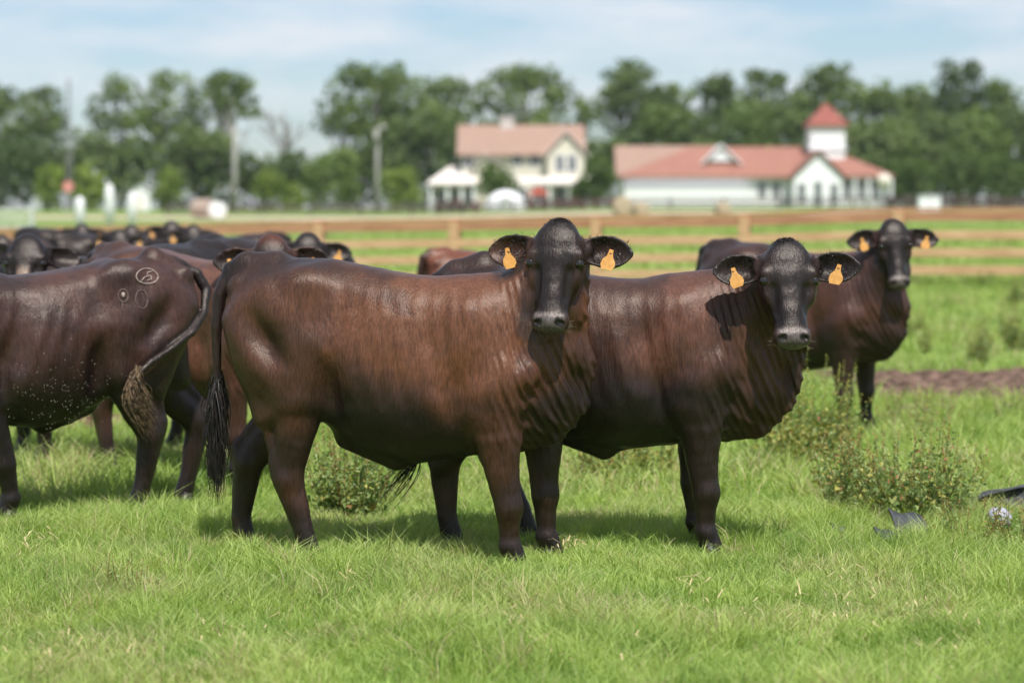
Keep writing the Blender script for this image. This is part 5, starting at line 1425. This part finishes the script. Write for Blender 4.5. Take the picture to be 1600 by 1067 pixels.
# ------------------------------------------------------------------ grass
def grass(name, label, y0, y1, dens, hgt, wd, seed, segs=2, spread=1.12, dry=.05, tuft=0.0):
    rng = np.random.default_rng(seed)
    wmax = 800 / FPX * y1 * spread + .3
    n = int(dens * (y1 - y0) * 2 * wmax)
    y = rng.uniform(y0, y1, n); x = rng.uniform(-wmax, wmax, n)
    k = np.abs(x) < 800 / FPX * y * spread + .25
    x = x[k]; y = y[k]
    k = ~on_dirt(x, y); 
    P2 = np.stack([x, y], 1)
    # tufted density
    cl = fbm(P2, 2.2, seed + 1, 3); k &= rng.uniform(0, 1, len(x)) < (.45 + 1.1 * sstep(.3, .6, cl))
    x = x[k]; y = y[k]; P2 = P2[k]; n = len(x)
    # two thirds of the blades belong to tufts and lean outwards from their middle
    if tuft > 0:
        cell = tuft
        ci = np.floor(x / cell); cj = np.floor(y / cell)
        hsh = lambda a: np.modf(np.abs(np.sin(ci * 127.1 + cj * 311.7 + a) * 43758.5453))[0]
        cx = (ci + .15 + .7 * hsh(0.0)) * cell; cy = (cj + .15 + .7 * hsh(2.3)) * cell
        inn = rng.uniform(0, 1, n) < .66
        rr_ = np.abs(rng.normal(size=n)) * cell * .30; aa = rng.uniform(0, 6.283, n)
        x = np.where(inn, cx + rr_ * np.cos(aa), x); y = np.where(inn, cy + rr_ * np.sin(aa), y)
        tH = np.where(inn, .70 + .75 * hsh(5.1), .72); tC = np.where(inn, hsh(7.7), rng.uniform(0, 1, n)); tD = inn & (hsh(9.3) < .06)
        P2 = np.stack([x, y], 1)
    else:
        aa = rng.uniform(0, 6.283, n); tH = 1.0; tC = rng.uniform(0, 1, n); tD = np.zeros(n, bool)
    z = ground_z(x, y)
    big = fbm(P2, 1.1, 77, 3); med = fbm(P2, 4.5, 78, 2); drym = fbm(P2, 1.7, 79, 3)
    H = hgt * rng.uniform(.45, 1.25, n) * (.68 + .62 * sstep(.30, .70, big)) * (.75 + .5 * med) * tH
    az = aa + rng.normal(size=n) * .7; comb = fbm(P2, 1.6, 80, 2) * 12.6
    lean = rng.uniform(.2, 1.35, n) * H
    lx = np.cos(az) * lean * .95 + np.cos(comb) * lean * .22; ly = np.sin(az) * lean * .95 + np.sin(comb) * lean * .22
    fa = rng.uniform(0, 6.283, n); wx = np.cos(fa) * wd * rng.uniform(.6, 1.3, n); wy = np.sin(fa) * wd * .7 * rng.uniform(.6, 1.3, n)
    B = np.stack([x, y, z - .01], 1); Wv = np.stack([wx, wy, np.zeros(n)], 1)
    if segs == 2:
        M = B + np.stack([lx * .32, ly * .32, H * .62], 1); T = B + np.stack([lx, ly, H * .98], 1)
        V = np.stack([B - Wv, B + Wv, M + Wv * .8, M - Wv * .8, T], 1)
        i0 = np.arange(n) * 5
        F = [np.stack([i0, i0 + 1, i0 + 2, i0 + 3], 1), np.stack([i0 + 3, i0 + 2, i0 + 4], 1)]; per = 5
    else:
        T = B + np.stack([lx * .8, ly * .8, H], 1)
        V = np.stack([B - Wv, B + Wv, T], 1); i0 = np.arange(n) * 3
        F = [np.stack([i0, i0 + 1, i0 + 2], 1)]; per = 3
    g1 = np.array((.145, .25, .045)); g2 = np.array((.45, .55, .165)); g3 = np.array((.50, .50, .24)); dr = np.array((.55, .46, .28))
    t = np.clip(rng.uniform(0, 1, n) * .45 + tC * .6 + (med - .5) * .9, 0, 1)[:, None]
    col = g1 * (1 - t) + g2 * t
    t2 = (sstep(.45, .7, drym) * .6 * rng.uniform(0, 1, n))[:, None]; col = col * (1 - t2) + g3 * t2
    dm = rng.uniform(0, 1, n) < (dry * (.3 + 3.2 * sstep(.55, .75, drym)))
    dm |= tD & (rng.uniform(0, 1, n) < .6)
    col[dm] = dr * rng.uniform(.6, 1.2, (dm.sum(), 1))
    o = np_mesh(name, V.reshape(-1, 3), F, M_GRASS, None, False, np.repeat(col, per, 0))
    return tag(o, label, 'grass', None, 'stuff')
M_GRASS = leafmat('grass_blades', trans=.42, rough=.5, tint=(1.15, 1.25, .55), spec=.3)
grass('grass', 'short fresh green turf around and in front of the cattle', 7.0, 13.0, 13000, .086, .0023, 1, tuft=.065)
grass('grass', 'green turf behind the front cattle and around the weeds', 13.0, 21.0, 2600, .12, .0048, 2, tuft=.11)
grass('grass', 'soft green grass of the pasture up to the wooden fence', 21.0, 46.0, 460, .125, .012, 3, 1, tuft=.25)
grass('grass', 'grass of the paddock beyond the wooden fence', 46.0, 110.0, 40, .14, .05, 4, 1, 1.05)
# bits of dry straw lying on the turf
rs_ = np.random.default_rng(5); hs = []
for (px, py, n_, sx, sy) in [(885, 852, 26, .09, .10), (800, 978, 22, .10, .12), (1078, 908, 14, .05, .12), (545, 905, 10, .05, .08), (1240, 945, 30, .35, .25), (900, 1010, 20, .25, .2), (70, 1000, 26, .2, .2), (1440, 960, 18, .25, .2), (350, 985, 16, .25, .2), (1510, 1030, 12, .15, .15), (60, 845, 24, .25, .25), (1330, 885, 10, .2, .15)]:
    D = 1.50 * FPX / (py - 325)
    for i in range(n_):
        x = at(px, D) + rs_.normal() * sx * .5; y = D + rs_.normal() * sy
        z = gz(x, y) + rs_.uniform(.045, .085); a = rs_.uniform(0, 6.28); L = rs_.uniform(.03, .10)
        p = np.array((x, y, z)); d = np.array((math.cos(a), math.sin(a), rs_.uniform(-.25, .45))); hs.append((p, p + d * L, p + d * L * .5 + np.array((0, 0, .01))))
V = []; F = []
for p, q, m in hs:
    sdv = unit(np.cross(q - p, (0, 0, 1.0))) * .0024; sd2 = np.array((0, 0, .0022)); b = len(V)
    V += [p - sdv, p + sdv, m + sdv * 1.2 + sd2, m - sdv * 1.2 + sd2, q]; F.append((b, b + 1, b + 2, b + 3)); F.append((b + 3, b + 2, b + 4, b + 4))
Fq = np.array([f for f in F if f[2] != f[3]]); Ft = np.array([f[:3] for f in F if f[2] == f[3]])
tag(np_mesh('dry_straw', np.array(V), [Fq, Ft], noisy('straw', (.36, .28, .14), (.52, .42, .23), 30, .7), None, False), 'scattered bits of dry straw lying on the turf', 'straw', None, 'stuff')
# ------------------------------------------------------------------ summer haze
mb = MB(); mb.box(-620, 620, -30, 800, -1.6, 42)
m = bpy.data.materials.new('haze_air'); m.use_nodes = True
m.node_tree.nodes.clear()
pv = m.node_tree.nodes.new('ShaderNodeVolumePrincipled'); ou = m.node_tree.nodes.new('ShaderNodeOutputMaterial')
pv.inputs['Color'].default_value = (.82, .90, 1.0, 1); pv.inputs['Density'].default_value = .00011; pv.inputs['Anisotropy'].default_value = .1
m.node_tree.links.new(pv.outputs[0], ou.inputs['Volume'])
hz = mb.build('haze', m, None); tag(hz, 'thin pale summer haze over the whole field', 'haze', None, 'stuff')
